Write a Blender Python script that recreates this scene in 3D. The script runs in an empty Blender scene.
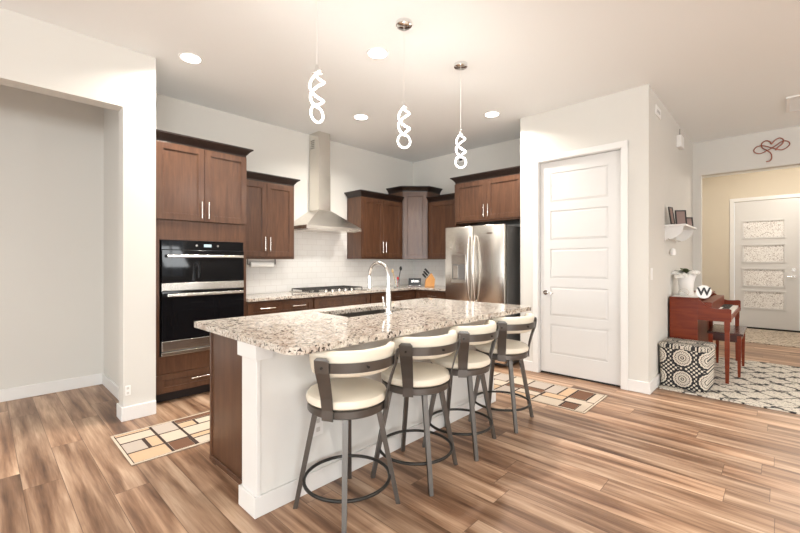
import bpy, bmesh, math, random
from mathutils import Vector, Matrix
PI = math.pi
SC = bpy.context.scene
COL = SC.collection
# ------------------------------------------------------------------ camera
F_PX, Y0, CAM_H = 399.0, 262.0, 1.30
YAW = math.atan2(380.0, 399.0)
cd = bpy.data.cameras.new('camera'); cam = bpy.data.objects.new('camera', cd); COL.objects.link(cam)
cam.location = (0, 0, CAM_H); cam.rotation_euler = (PI/2, 0, YAW)
cd.sensor_width = 36; cd.lens = F_PX*36/800; cd.shift_y = -(266.5-Y0)/800; cd.clip_start = 0.05
SC.camera = cam
# ------------------------------------------------------------------ world, lights, exposure
w = bpy.data.worlds.new('world'); SC.world = w; w.use_nodes = True
w.node_tree.nodes['Background'].inputs[0].default_value = (0.9, 0.95, 1.0, 1)
w.node_tree.nodes['Background'].inputs[1].default_value = 1.0
vs = SC.view_settings
vs.view_transform = 'Standard'; vs.look = 'None'; vs.gamma = 1; vs.use_curve_mapping = False
vs.exposure = 0.2
def area(name, loc, rot, sx, sy, power, color=(1, 1, 1), spread=PI):
    l = bpy.data.lights.new(name, 'AREA'); l.shape = 'RECTANGLE'; l.size = sx; l.size_y = sy
    l.energy = power; l.color = color; l.spread = spread
    o = bpy.data.objects.new(name, l); COL.objects.link(o); o.location = loc; o.rotation_euler = rot
    return o
DAY = (0.95, 0.985, 1.0)
# daylight entering through the windows behind and beside the camera
UP = math.radians(55)   # window lights tilted up to brighten the ceiling, as if off the ground outside
area('daylight_rear_window', (-2.3, -6.38, 1.45), (PI/2+UP, 0, 0), 4.4, 2.1, 190, DAY)
area('daylight_rear_door', (4.1, -6.38, 1.35), (PI/2+UP, 0, 0), 4.4, 2.1, 170, DAY)
area('daylight_side_window', (7.38, -3.4, 1.45), (PI/2+UP, 0, PI/2), 5.2, 2.1, 580, DAY)
area('daylight_side_window_far', (7.40, 4.65, 1.5), (PI/2+UP, 0, PI/2), 0.75, 1.3, 40, DAY)
CAN = [(-3.66, 1.24), (-2.44, 2.29), (-3.66, 3.16), (-2.47, 4.17)]
# ------------------------------------------------------------------ materials
def new_mat(name):
    m = bpy.data.materials.new(name); m.use_nodes = True
    nt = m.node_tree; b = nt.nodes['Principled BSDF']
    return m, nt, b
def simple(name, col, rough=0.5, metal=0.0, spec=0.5, coat=0.0, bump=0.0, bscale=200, emit=None, estr=0):
    m, nt, b = new_mat(name)
    b.inputs['Base Color'].default_value = (*col, 1); b.inputs['Roughness'].default_value = rough
    b.inputs['Metallic'].default_value = metal; b.inputs['Specular IOR Level'].default_value = spec
    b.inputs['Coat Weight'].default_value = coat
    if emit:
        b.inputs['Emission Color'].default_value = (*emit, 1); b.inputs['Emission Strength'].default_value = estr
    if bump:
        n = nt.nodes.new('ShaderNodeTexNoise'); n.inputs['Scale'].default_value = bscale; n.inputs['Detail'].default_value = 3
        t = nt.nodes.new('ShaderNodeTexCoord'); bp = nt.nodes.new('ShaderNodeBump'); bp.inputs['Strength'].default_value = bump
        bp.inputs['Distance'].default_value = 0.002
        nt.links.new(t.outputs['Object'], n.inputs['Vector']); nt.links.new(n.outputs[0], bp.inputs['Height']); nt.links.new(bp.outputs[0], b.inputs['Normal'])
    return m
def ramp(nt, stops, interp='LINEAR'):
    r = nt.nodes.new('ShaderNodeValToRGB'); e = r.color_ramp.elements; r.color_ramp.interpolation = interp
    while len(e) > 1: e.remove(e[-1])
    e[0].position = stops[0][0]; e[0].color = (*stops[0][1], 1)
    for p, c in stops[1:]:
        x = e.new(p); x.color = (*c, 1)
    return r
def mth(nt, op, a, b=None, c=None):
    n = nt.nodes.new('ShaderNodeMath'); n.operation = op
    for i, v in enumerate((a, b, c)):
        if v is None: continue
        if isinstance(v, (int, float)): n.inputs[i].default_value = v
        else: nt.links.new(v, n.inputs[i])
    return n.outputs[0]
def objcoord(nt, scale=(1, 1, 1)):
    t = nt.nodes.new('ShaderNodeTexCoord'); mp = nt.nodes.new('ShaderNodeMapping'); mp.inputs['Scale'].default_value = scale
    nt.links.new(t.outputs['Object'], mp.inputs['Vector']); return mp.outputs[0]
def noise(nt, vec, scale, detail=3, rough=0.5, dist=0):
    n = nt.nodes.new('ShaderNodeTexNoise'); n.inputs['Scale'].default_value = scale; n.inputs['Detail'].default_value = detail
    n.inputs['Roughness'].default_value = rough; n.inputs['Distortion'].default_value = dist
    nt.links.new(vec, n.inputs['Vector']); return n.outputs[0]
def mixc(nt, fac, a, b, mode='MIX'):
    n = nt.nodes.new('ShaderNodeMix'); n.data_type = 'RGBA'; n.blend_type = mode
    for k, v in ((0, fac), (6, a), (7, b)):
        if isinstance(v, (int, float)): n.inputs[k].default_value = v
        elif isinstance(v, tuple): n.inputs[k].default_value = (*v, 1)
        else: nt.links.new(v, n.inputs[k])
    return n.outputs[2]
def wood(name, c1, c2, scale=(30, 30, 3), rough=0.35, spec=0.5, coat=0.0):
    m, nt, b = new_mat(name); v = objcoord(nt, scale)
    n = noise(nt, v, 1.0, 5, 0.6, 0.6); r = ramp(nt, [(0.3, c1), (0.7, c2)]); nt.links.new(n, r.inputs[0])
    v2 = objcoord(nt, (3, 3, 2)); n2 = noise(nt, v2, 1.5, 2)
    c = mixc(nt, mth(nt, 'MULTIPLY', n2, 0.5), r.outputs[0], tuple(x*0.6 for x in c1))
    nt.links.new(c, b.inputs['Base Color']); b.inputs['Roughness'].default_value = rough
    b.inputs['Specular IOR Level'].default_value = spec; b.inputs['Coat Weight'].default_value = coat; b.inputs['Coat Roughness'].default_value = 0.2
    return m
M = {}
M['wall'] = simple('wall_paint', (0.67, 0.652, 0.61), 0.75, spec=0.25, bump=0.15, bscale=120)
M['foyer'] = simple('foyer_wall_paint', (0.64, 0.575, 0.47), 0.8, spec=0.2)
M['ceil'] = simple('ceiling_paint', (0.875, 0.90, 0.905), 0.9, spec=0.1, bump=0.2, bscale=90)
M['trim'] = simple('white_trim', (0.77, 0.76, 0.74), 0.4)
M['door'] = simple('white_door_paint', (0.66, 0.65, 0.635), 0.4)
M['knee'] = simple('knee_wall_paint', (0.74, 0.73, 0.70), 0.7, spec=0.3)
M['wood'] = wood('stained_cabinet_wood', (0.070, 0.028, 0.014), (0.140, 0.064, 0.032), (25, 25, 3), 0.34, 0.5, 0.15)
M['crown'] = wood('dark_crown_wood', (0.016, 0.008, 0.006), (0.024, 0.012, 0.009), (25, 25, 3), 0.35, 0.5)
M['toe'] = simple('dark_toe_kick', (0.02, 0.012, 0.01), 0.6)
M['steel'] = simple('brushed_stainless', (0.72, 0.69, 0.64), 0.26, 1.0)
M['steel_dark'] = simple('grey_appliance_side', (0.20, 0.195, 0.19), 0.45, 0.5)
M['chrome'] = simple('polished_chrome', (0.82, 0.82, 0.82), 0.09, 1.0)
M['nickel'] = simple('satin_nickel', (0.78, 0.74, 0.69), 0.25, 1.0)
M['blackglass'] = simple('black_oven_glass', (0.006, 0.006, 0.007), 0.04, 0.0, 0.25)
M['black'] = simple('black_plastic', (0.015, 0.015, 0.015), 0.4)
M['iron'] = simple('cast_iron', (0.03, 0.028, 0.026), 0.6)
M['white'] = simple('white_plastic', (0.85, 0.84, 0.82), 0.35)
M['gun'] = simple('gunmetal_stool_steel', (0.14, 0.13, 0.12), 0.36, 0.8, bump=0.1, bscale=60)
M['gundark'] = simple('dark_stool_steel', (0.035, 0.033, 0.03), 0.4, 0.5)
M['leather'] = simple('cream_leather', (0.80, 0.735, 0.61), 0.45, bump=0.2, bscale=250)
M['mahog'] = wood('red_mahogany', (0.15, 0.020, 0.007), (0.26, 0.048, 0.014), (4, 25, 25), 0.35, 0.3)
M['mahogd'] = wood('dark_mahogany', (0.045, 0.012, 0.010), (0.08, 0.02, 0.014), (4, 25, 25), 0.25, 0.6, 0.4)
M['led'] = simple('led_tube', (1, 1, 1), 0.4, emit=(1.0, 0.96, 0.9), estr=3.5)
M['lamp'] = simple('lamp_diffuser', (1, 1, 1), 0.4, emit=(1.0, 0.97, 0.92), estr=12)
M['paper'] = simple('white_paper', (0.88, 0.87, 0.84), 0.8)
M['orangewood'] = wood('light_orange_wood', (0.62, 0.27, 0.07), (0.75, 0.38, 0.12), (20, 20, 4), 0.45)
M['red'] = simple('red_silicone', (0.55, 0.03, 0.04), 0.4)
M['beigewood'] = simple('pale_wood', (0.55, 0.40, 0.22), 0.6)
M['leaf'] = simple('green_leaf', (0.07, 0.09, 0.03), 0.5)
M['petal'] = simple('white_petal', (0.85, 0.83, 0.79), 0.7)
M['copper'] = simple('red_copper_metal', (0.33, 0.10, 0.06), 0.4, 0.5)
M['sinksteel'] = simple('dark_sink_basin', (0.10, 0.09, 0.08), 0.35, 0.5)
M['ivory'] = simple('ivory_keys', (0.85, 0.83, 0.78), 0.3)
M['photo'] = simple('photo_print', (0.25, 0.17, 0.15), 0.4)
M['gapshade_sill'] = simple('gap_shade_and_sill', (0.02, 0.02, 0.02), 0.8)  # painted shade of the pantry door gap, also used on the front door sill
m, nt, b = new_mat('clear_glass'); b.inputs['Base Color'].default_value = (0.95, 0.97, 0.96, 1); b.inputs['Roughness'].default_value = 0.03
b.inputs['Transmission Weight'].default_value = 0.95; b.inputs['IOR'].default_value = 1.3; M['glass'] = m

def floor_mat():
    m, nt, b = new_mat('wood_plank_floor')
    t = nt.nodes.new('ShaderNodeTexCoord'); s = nt.nodes.new('ShaderNodeSeparateXYZ'); nt.links.new(t.outputs['Object'], s.inputs[0])
    X, Y = s.outputs[0], s.outputs[1]
    W, L = 0.174, 1.5
    yr = mth(nt, 'DIVIDE', mth(nt, 'ADD', Y, 0.01), W); row = mth(nt, 'FLOOR', yr); fy = mth(nt, 'FRACT', yr)
    wn = nt.nodes.new('ShaderNodeTexWhiteNoise'); wn.noise_dimensions = '1D'; nt.links.new(row, wn.inputs['W'])
    xr = mth(nt, 'ADD', mth(nt, 'DIVIDE', X, L), mth(nt, 'MULTIPLY', wn.outputs['Value'], 7.3))
    ix = mth(nt, 'FLOOR', xr); fx = mth(nt, 'FRACT', xr)
    cv = nt.nodes.new('ShaderNodeCombineXYZ'); nt.links.new(ix, cv.inputs[0]); nt.links.new(row, cv.inputs[1])
    pid = nt.nodes.new('ShaderNodeTexWhiteNoise'); pid.noise_dimensions = '2D'; nt.links.new(cv.outputs[0], pid.inputs['Vector'])
    g = nt.nodes.new('ShaderNodeCombineXYZ')
    nt.links.new(mth(nt, 'MULTIPLY', X, 1.1), g.inputs[0]); nt.links.new(mth(nt, 'MULTIPLY', Y, 14.0), g.inputs[1])
    nt.links.new(mth(nt, 'MULTIPLY', pid.outputs['Value'], 37.0), g.inputs[2])
    n1 = noise(nt, g.outputs[0], 1.0, 4, 0.5, 0.25)
    g2 = nt.nodes.new('ShaderNodeCombineXYZ')
    nt.links.new(mth(nt, 'MULTIPLY', X, 5.0), g2.inputs[0]); nt.links.new(mth(nt, 'MULTIPLY', Y, 110.0), g2.inputs[1]); nt.links.new(pid.outputs['Value'], g2.inputs[2])
    n2 = noise(nt, g2.outputs[0], 1.0, 3, 0.6)
    r = ramp(nt, [(0.27, (0.085, 0.038, 0.019)), (0.42, (0.225, 0.122, 0.069)), (0.56, (0.39, 0.245, 0.155)), (0.72, (0.58, 0.41, 0.285))])
    nt.links.new(n1, r.inputs[0])
    c = mixc(nt, 0.6, r.outputs[0], n2, 'SOFT_LIGHT')
    br = mth(nt, 'ADD', mth(nt, 'MULTIPLY', pid.outputs['Value'], 0.42), 0.78)
    sc = nt.nodes.new('ShaderNodeVectorMath'); sc.operation = 'SCALE'; nt.links.new(c, sc.inputs[0]); nt.links.new(br, sc.inputs['Scale'])
    e = mth(nt, 'MINIMUM', mth(nt, 'MULTIPLY', mth(nt, 'MINIMUM', fy, mth(nt, 'SUBTRACT', 1.0, fy)), W), mth(nt, 'MULTIPLY', mth(nt, 'MINIMUM', fx, mth(nt, 'SUBTRACT', 1.0, fx)), L))
    seam = mth(nt, 'LESS_THAN', e, 0.0016)
    c2 = mixc(nt, mth(nt, 'MULTIPLY', seam, 0.7), sc.outputs[0], (0.07, 0.035, 0.02))
    nt.links.new(c2, b.inputs['Base Color'])
    b.inputs['Roughness'].default_value = 0.38; b.inputs['Specular IOR Level'].default_value = 0.45
    bp = nt.nodes.new('ShaderNodeBump'); bp.inputs['Strength'].default_value = 0.12; bp.inputs['Distance'].default_value = 0.002
    nt.links.new(n2, bp.inputs['Height']); nt.links.new(bp.outputs[0], b.inputs['Normal'])
    return m
M['floor'] = floor_mat()
def granite():
    m, nt, b = new_mat('speckled_granite'); v = objcoord(nt)
    n1 = noise(nt, v, 11, 5, 0.65); r1 = ramp(nt, [(0.33, (0.60, 0.52, 0.43)), (0.48, (0.68, 0.63, 0.56)), (0.64, (0.44, 0.36, 0.30))]); nt.links.new(n1, r1.inputs[0])
    n2 = noise(nt, v, 75, 3, 0.7); r2 = ramp(nt, [(0.43, (1, 1, 1)), (0.50, (0, 0, 0))]); nt.links.new(n2, r2.inputs[0])
    c = mixc(nt, mth(nt, 'MULTIPLY', r2.outputs[0], 0.55), r1.outputs[0], (0.26, 0.185, 0.135))
    n3 = noise(nt, v, 55, 2, 0.6); r3 = ramp(nt, [(0.38, (1, 1, 1)), (0.43, (0, 0, 0))]); nt.links.new(n3, r3.inputs[0])
    c = mixc(nt, r3.outputs[0], c, (0.045, 0.035, 0.03))
    v4 = nt.nodes.new('ShaderNodeTexVoronoi'); v4.inputs['Scale'].default_value = 90; nt.links.new(v, v4.inputs['Vector'])
    r4 = ramp(nt, [(0.0, (0.88, 0.85, 0.80)), (0.35, (0.5, 0.5, 0.5))]); nt.links.new(v4.outputs['Distance'], r4.inputs[0])
    c = mixc(nt, 0.35, c, r4.outputs[0], 'OVERLAY')
    nt.links.new(c, b.inputs['Base Color']); b.inputs['Roughness'].default_value = 0.07; b.inputs['Specular IOR Level'].default_value = 0.8
    return m
M['granite'] = granite()
def tile():
    m, nt, b = new_mat('white_subway_tile')
    t = nt.nodes.new('ShaderNodeTexCoord'); s = nt.nodes.new('ShaderNodeSeparateXYZ'); nt.links.new(t.outputs['Object'], s.inputs[0])
    cb = nt.nodes.new('ShaderNodeCombineXYZ'); nt.links.new(mth(nt, 'ADD', s.outputs[0], s.outputs[1]), cb.inputs[0]); nt.links.new(s.outputs[2], cb.inputs[1])
    br = nt.nodes.new('ShaderNodeTexBrick'); nt.links.new(cb.outputs[0], br.inputs['Vector'])
    br.inputs['Color1'].default_value = (0.86, 0.845, 0.81, 1); br.inputs['Color2'].default_value = (0.89, 0.875, 0.845, 1); br.inputs['Mortar'].default_value = (0.76, 0.73, 0.69, 1)
    br.inputs['Scale'].default_value = 1; br.inputs['Brick Width'].default_value = 0.153; br.inputs['Row Height'].default_value = 0.077; br.inputs['Mortar Size'].default_value = 0.002
    nt.links.new(br.outputs[0], b.inputs['Base Color']); b.inputs['Roughness'].default_value = 0.12
    bp = nt.nodes.new('ShaderNodeBump'); bp.invert = True; bp.inputs['Strength'].default_value = 0.4; bp.inputs['Distance'].default_value = 0.002
    nt.links.new(br.outputs['Fac'], bp.inputs['Height']); nt.links.new(bp.outputs[0], b.inputs['Normal'])
    return m
M['tile'] = tile()
def medallion(name, cell, axes=(0, 2), off=(0, 0), dark=(0.02, 0.02, 0.022), light=(0.66, 0.60, 0.51)):
    m, nt, b = new_mat(name)
    t = nt.nodes.new('ShaderNodeTexCoord'); s = nt.nodes.new('ShaderNodeSeparateXYZ'); nt.links.new(t.outputs['Object'], s.inputs[0])
    def cellf(a, o): return mth(nt, 'SUBTRACT', mth(nt, 'FRACT', mth(nt, 'ADD', mth(nt, 'DIVIDE', s.outputs[a], cell), o)), 0.5)
    u = cellf(axes[0], off[0]); v = cellf(axes[1], off[1])
    r = mth(nt, 'SQRT', mth(nt, 'ADD', mth(nt, 'MULTIPLY', u, u), mth(nt, 'MULTIPLY', v, v)))
    th = mth(nt, 'ARCTAN2', v, u)
    pet = mth(nt, 'MULTIPLY', mth(nt, 'SINE', mth(nt, 'MULTIPLY', th, 16.0)), 0.012)
    rr = mth(nt, 'ADD', r, pet)
    rg = ramp(nt, [(0.0, light), (0.035, dark), (0.075, light), (0.13, dark), (0.165, light), (0.27, dark), (0.30, light), (0.37, dark), (0.43, dark)], 'CONSTANT'); nt.links.new(rr, rg.inputs[0])
    # outer field: small lattice of light dots on dark
    k = 2*PI*5
    lat = mth(nt, 'ADD', mth(nt, 'SINE', mth(nt, 'MULTIPLY', mth(nt, 'ADD', u, v), k)), mth(nt, 'SINE', mth(nt, 'MULTIPLY', mth(nt, 'SUBTRACT', u, v), k)))
    lr = ramp(nt, [(0.0, dark), (0.3, light)], 'CONSTANT'); nt.links.new(lat, lr.inputs[0])
    out = mth(nt, 'GREATER_THAN', r, 0.45)
    c = mixc(nt, out, rg.outputs[0], lr.outputs[0])
    mid = mth(nt, 'MULTIPLY', mth(nt, 'GREATER_THAN', r, 0.19), mth(nt, 'LESS_THAN', r, 0.26))
    sp = mth(nt, 'GREATER_THAN', mth(nt, 'SINE', mth(nt, 'MULTIPLY', th, 20.0)), 0.2)
    c = mixc(nt, mth(nt, 'MULTIPLY', mid, mth(nt, 'MULTIPLY', sp, 0.7)), c, (0.2, 0.19, 0.17))
    nt.links.new(c, b.inputs['Base Color']); b.inputs['Roughness'].default_value = 0.85
    return m
M['pouf'] = medallion('pouf_medallion_fabric', 0.215, (0, 2), (0.5+0.0, 0.02))
def rugmat(name, big, light, dark, scale=9.0):
    m, nt, b = new_mat(name); v = objcoord(nt)
    t = nt.nodes.new('ShaderNodeTexCoord'); s = nt.nodes.new('ShaderNodeSeparateXYZ'); nt.links.new(t.outputs['Object'], s.inputs[0])
    wob = mth(nt, 'MULTIPLY', mth(nt, 'SUBTRACT', noise(nt, v, 7, 2), 0.5), 2.2)
    k = 2*PI/big
    a = mth(nt, 'SINE', mth(nt, 'ADD', mth(nt, 'MULTIPLY', mth(nt, 'ADD', s.outputs[0], s.outputs[1]), k), wob))
    c = mth(nt, 'SINE', mth(nt, 'ADD', mth(nt, 'MULTIPLY', mth(nt, 'SUBTRACT', s.outputs[0], s.outputs[1]), k), wob))
    lat = mth(nt, 'MULTIPLY', mth(nt, 'ABSOLUTE', a), mth(nt, 'ABSOLUTE', c))
    n = noise(nt, v, 26, 3, 0.6)
    f = mth(nt, 'SUBTRACT', mth(nt, 'ADD', mth(nt, 'MULTIPLY', lat, 1.1), mth(nt, 'MULTIPLY', n, 1.1)), 0.22)
    r = ramp(nt, [(0.36, dark), (0.45, tuple(0.4*x for x in light)), (0.55, light)]); nt.links.new(f, r.inputs[0])
    n2 = noise(nt, v, 60, 2, 0.5); r2 = ramp(nt, [(0.38, (1, 1, 1)), (0.44, (0, 0, 0))]); nt.links.new(n2, r2.inputs[0])
    cc = mixc(nt, mth(nt, 'MULTIPLY', r2.outputs[0], 0.6), r.outputs[0], dark)
    nt.links.new(cc, b.inputs['Base Color']); b.inputs['Roughness'].default_value = 0.95
    bp = nt.nodes.new('ShaderNodeBump'); bp.inputs['Strength'].default_value = 0.5; bp.inputs['Distance'].default_value = 0.004
    nt.links.new(noise(nt, v, 150, 2), bp.inputs['Height']); nt.links.new(bp.outputs[0], b.inputs['Normal'])
    return m
M['bigrug'] = rugmat('black_cream_rug_pile', 0.62, (0.62, 0.57, 0.49), (0.02, 0.019, 0.022))
M['runner'] = rugmat('door_runner_pile', 0.35, (0.58, 0.50, 0.41), (0.12, 0.095, 0.08))
m, nt, b = new_mat('patterned_door_glass'); v = objcoord(nt, (1, 1, 1))
vo = nt.nodes.new('ShaderNodeTexVoronoi'); vo.feature = 'DISTANCE_TO_EDGE'; vo.inputs['Scale'].default_value = 38; nt.links.new(v, vo.inputs['Vector'])
n = noise(nt, v, 30, 4, 0.7); f = mth(nt, 'ADD', mth(nt, 'MULTIPLY', vo.outputs['Distance'], 2.2), mth(nt, 'MULTIPLY', n, 0.75))
r = ramp(nt, [(0.40, (0.30, 0.24, 0.21)), (0.50, (0.88, 0.86, 0.83))]); nt.links.new(f, r.inputs[0]); nt.links.new(r.outputs[0], b.inputs['Base Color']); b.inputs['Roughness'].default_value = 0.3
M['doorglass'] = m
RUGC = {'cream': simple('rug_cream', (0.56, 0.47, 0.37), 0.95, bump=0.4, bscale=300), 'grey': simple('rug_warm_grey', (0.46, 0.39, 0.33), 0.95, bump=0.4, bscale=300),
        'beige': simple('rug_beige', (0.55, 0.38, 0.24), 0.95, bump=0.4, bscale=300), 'brown': simple('rug_brown', (0.16, 0.075, 0.04), 0.95, bump=0.4, bscale=300),
        'dark': simple('rug_dark_outline', (0.05, 0.028, 0.02), 0.95)}
# ------------------------------------------------------------------ helpers
ORG = {}
def obj(name, bm, mat, parent=None, smooth=False, kind=None, label=None, origin=None):
    org = ORG.get(parent.name, Vector((0, 0, 0))) if parent else Vector(origin or (0, 0, 0))
    bmesh.ops.recalc_face_normals(bm, faces=bm.faces)
    bmesh.ops.translate(bm, vec=-org, verts=bm.verts)
    me = bpy.data.meshes.new(name); bm.to_mesh(me); bm.free()
    for x in (mat if isinstance(mat, (list, tuple)) else [mat]): me.materials.append(x)
    if smooth:
        for p in me.polygons: p.use_smooth = True
        try: me.set_sharp_from_angle(angle=math.radians(40))
        except Exception: pass
    o = bpy.data.objects.new(name, me); COL.objects.link(o)
    if parent: o.parent = parent
    else: o.location = org
    ORG[o.name] = org
    if kind: o['kind'] = kind
    if label: o['label'] = label
    return o
def thing(name, label, cat, loc=(0, 0, 0), group=None):
    o = bpy.data.objects.new(name, None); COL.objects.link(o); o.location = loc; o.empty_display_size = 0.1
    o['label'] = label; o['category'] = cat
    if group: o['group'] = group
    ORG[o.name] = Vector(loc); return o
def tag(o, label, cat, group=None):
    o['label'] = label; o['category'] = cat
    if group: o['group'] = group
    return o
def struct(name, bm, mat, smooth=False): return obj(name, bm, mat, None, smooth, 'structure')
def NB(): return bmesh.new()
def box(bm, x0, x1, y0, y1, z0, z1, bev=0.0, M4=None, mi=0):
    vs_ = [bm.verts.new((x, y, z)) for x in (x0, x1) for y in (y0, y1) for z in (z0, z1)]
    fs = [bm.faces.new([vs_[i] for i in q]) for q in ((0, 1, 3, 2), (4, 6, 7, 5), (0, 4, 5, 1), (2, 3, 7, 6), (0, 2, 6, 4), (1, 5, 7, 3))]
    for f in fs: f.material_index = mi
    if bev > 0:
        es = list({e for f in fs for e in f.edges})
        r_ = bmesh.ops.bevel(bm, geom=es, offset=bev, segments=2, affect='EDGES', profile=0.5)
        vs_ = list({v for f in r_['faces'] for v in f.verts} | {v for v in vs_ if v.is_valid})
    if M4: bmesh.ops.transform(bm, matrix=M4, verts=[v for v in vs_ if v.is_valid])
    return bm
def ring(bm, pts): return [bm.verts.new(p) for p in pts]
def bridge(bm, a, b_, closed=True):
    n = len(a)
    for i in range(n if closed else n-1): bm.faces.new((a[i], a[(i+1) % n], b_[(i+1) % n], b_[i]))
def cyl(bm, p0, p1, r0, r1=None, seg=16, caps=True):
    p0, p1 = Vector(p0), Vector(p1); r1 = r0 if r1 is None else r1
    d = (p1-p0).normalized(); q = d.to_track_quat('Z', 'Y')
    A = ring(bm, [p0+q @ Vector((r0*math.cos(2*PI*i/seg), r0*math.sin(2*PI*i/seg), 0)) for i in range(seg)])
    B = ring(bm, [p1+q @ Vector((r1*math.cos(2*PI*i/seg), r1*math.sin(2*PI*i/seg), 0)) for i in range(seg)])
    bridge(bm, A, B)
    if caps: bm.faces.new(A); bm.faces.new(B)
    return bm
def lathe(bm, prof, c=(0, 0, 0), seg=24):
    rs = [ring(bm, [(c[0]+r*math.cos(2*PI*i/seg), c[1]+r*math.sin(2*PI*i/seg), c[2]+z) for i in range(seg)]) for r, z in prof]
    for a, b_ in zip(rs, rs[1:]): bridge(bm, a, b_)
    if prof[0][0] > 1e-4: bm.faces.new(rs[0])
    if prof[-1][0] > 1e-4: bm.faces.new(rs[-1])
    return bm
def tube(bm, pts, r, seg=10, closed=False, radii=None):
    pts = [Vector(p) for p in pts]; n = len(pts); rs = []
    up = Vector((0.123, 0.31, 0.94)).normalized()
    prev = None
    for i, p in enumerate(pts):
        if closed: t = (pts[(i+1) % n]-pts[i-1]).normalized()
        else: t = (pts[min(i+1, n-1)]-pts[max(i-1, 0)]).normalized()
        if prev is None: nn = (up-t*up.dot(t)).normalized()
        else: nn = (prev-t*prev.dot(t)).normalized()
        prev = nn; bb = t.cross(nn); R = radii[i] if radii else r
        rs.append(ring(bm, [p+nn*R*math.cos(2*PI*k/seg)+bb*R*math.sin(2*PI*k/seg) for k in range(seg)]))
    for a, b_ in zip(rs, rs[1:]): bridge(bm, a, b_)
    if closed:
        # match the twist of the last ring
        best = min(range(seg), key=lambda s: (rs[-1][s].co-rs[0][0].co).length)
        bridge(bm, rs[-1][best:]+rs[-1][:best], rs[0])
    else: bm.faces.new(rs[0]); bm.faces.new(rs[-1])
    return bm
def torus(bm, c, R, r, seg=40, ss=10):
    return tube(bm, [(c[0]+R*math.cos(2*PI*i/seg), c[1]+R*math.sin(2*PI*i/seg), c[2]) for i in range(seg)], r, ss, True)
def prism(bm, poly, z0, z1):
    A = ring(bm, [(x, y, z0) for x, y in poly]); B = ring(bm, [(x, y, z1) for x, y in poly]); bridge(bm, A, B); bm.faces.new(A); bm.faces.new(B); return bm
class Fr:      # a cabinet's own frame: u along its face, n out of its face, z up
    def __init__(s, o, u, n):
        s.m = Matrix(((u[0], n[0], 0, o[0]), (u[1], n[1], 0, o[1]), (0, 0, 1, 0), (0, 0, 0, 1)))
    def p(s, u, n, z): return s.m @ Vector((u, n, z))
    def box(s, bm, u0, u1, n0, n1, z0, z1, bev=0.0, mi=0): return box(bm, u0, u1, n0, n1, z0, z1, bev, s.m, mi)
def bar_pull(fr, u, n, z, length, vertical, parent, r=0.006):
    bm = NB(); h = length/2
    if vertical:
        cyl(bm, fr.p(u, n+0.03, z-h), fr.p(u, n+0.03, z+h), r, seg=10)
        for s in (-0.7, 0.7): cyl(bm, fr.p(u, n, z+s*h), fr.p(u, n+0.03, z+s*h), r*0.8, seg=8)
    else:
        cyl(bm, fr.p(u-h, n+0.03, z), fr.p(u+h, n+0.03, z), r, seg=10)
        for s in (-0.7, 0.7): cyl(bm, fr.p(u+s*h, n, z), fr.p(u+s*h, n+0.03, z), r*0.8, seg=8)
    return obj('handle', bm, M['nickel'], parent, True)
def shaker(fr, u0, u1, z0, z1, n, parent, name='door', hside=None, hz=None, hlen=0.16, two=False, rail=0.058):
    bm = NB(); g = 0.0015; u0 += g; u1 -= g; z0 += g; z1 -= g
    rl = min(rail, (z1-z0)*0.28)
    fr.box(bm, u0, u0+rail, n, n+0.02, z0, z1, 0.002); fr.box(bm, u1-rail, u1, n, n+0.02, z0, z1, 0.002)
    fr.box(bm, u0+rail-.001, u1-rail+.001, n, n+0.0195, z0, z0+rl, 0.0015); fr.box(bm, u0+rail-.001, u1-rail+.001, n, n+0.0195, z1-rl, z1, 0.0015)
    fr.box(bm, u0+rail-0.004, u1-rail+0.004, n, n+0.009, z0+rl-0.004, z1-rl+0.004)
    # bead inside the frame
    for a, b_, c, d in ((u0+rail, u1-rail, z0+rl, z0+rl+0.008), (u0+rail, u1-rail, z1-rl-0.008, z1-rl), (u0+rail, u0+rail+0.008, z0+rl, z1-rl), (u1-rail-0.008, u1-rail, z0+rl, z1-rl)):
        fr.box(bm, a, b_, n+0.008, n+0.014, c, d, 0.002)
    d_ = obj(name, bm, M['wood'], parent)
    if name == 'door' and hside is not None:
        bar_pull(fr, u0+0.03 if hside < 0 else u1-0.03, n+0.02, hz, hlen, True, d_)
    if name == 'drawer' and hz is not None:
        for uu in (hside if isinstance(hside, (list, tuple)) else [(u0+u1)/2]): bar_pull(fr, uu, n+0.02, hz, hlen, False, d_)
    return d_
def crown(fr, parent, u0, u1, n0, n1, z0, h=0.085, out=0.055, left=True, right=True):
    """crown moulding: flared strip round the top of a cabinet"""
    bm = NB()
    prof = [(0.0, 0.0), (0.006, 0.0), (0.012, 0.2), (0.5, 0.62), (0.85, 0.80), (1.0, 0.84), (1.0, 1.0), (0, 1.0)]
    prev = None
    for k, (a, b_) in enumerate(prof[:-1]):
        o_ = a*out; z = z0+b_*h
        l = o_ if left else 0; r_ = o_ if right else 0
        rg = ring(bm, [fr.p(u0-l, n0, z), fr.p(u0-l, n1+o_, z), fr.p(u1+r_, n1+o_, z), fr.p(u1+r_, n0, z)])
        if prev: bridge(bm, prev, rg)
        else: bm.faces.new(rg)
        prev = rg
    bm.faces.new(prev)
    return obj('crown_moulding', bm, M['crown'], parent)
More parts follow.
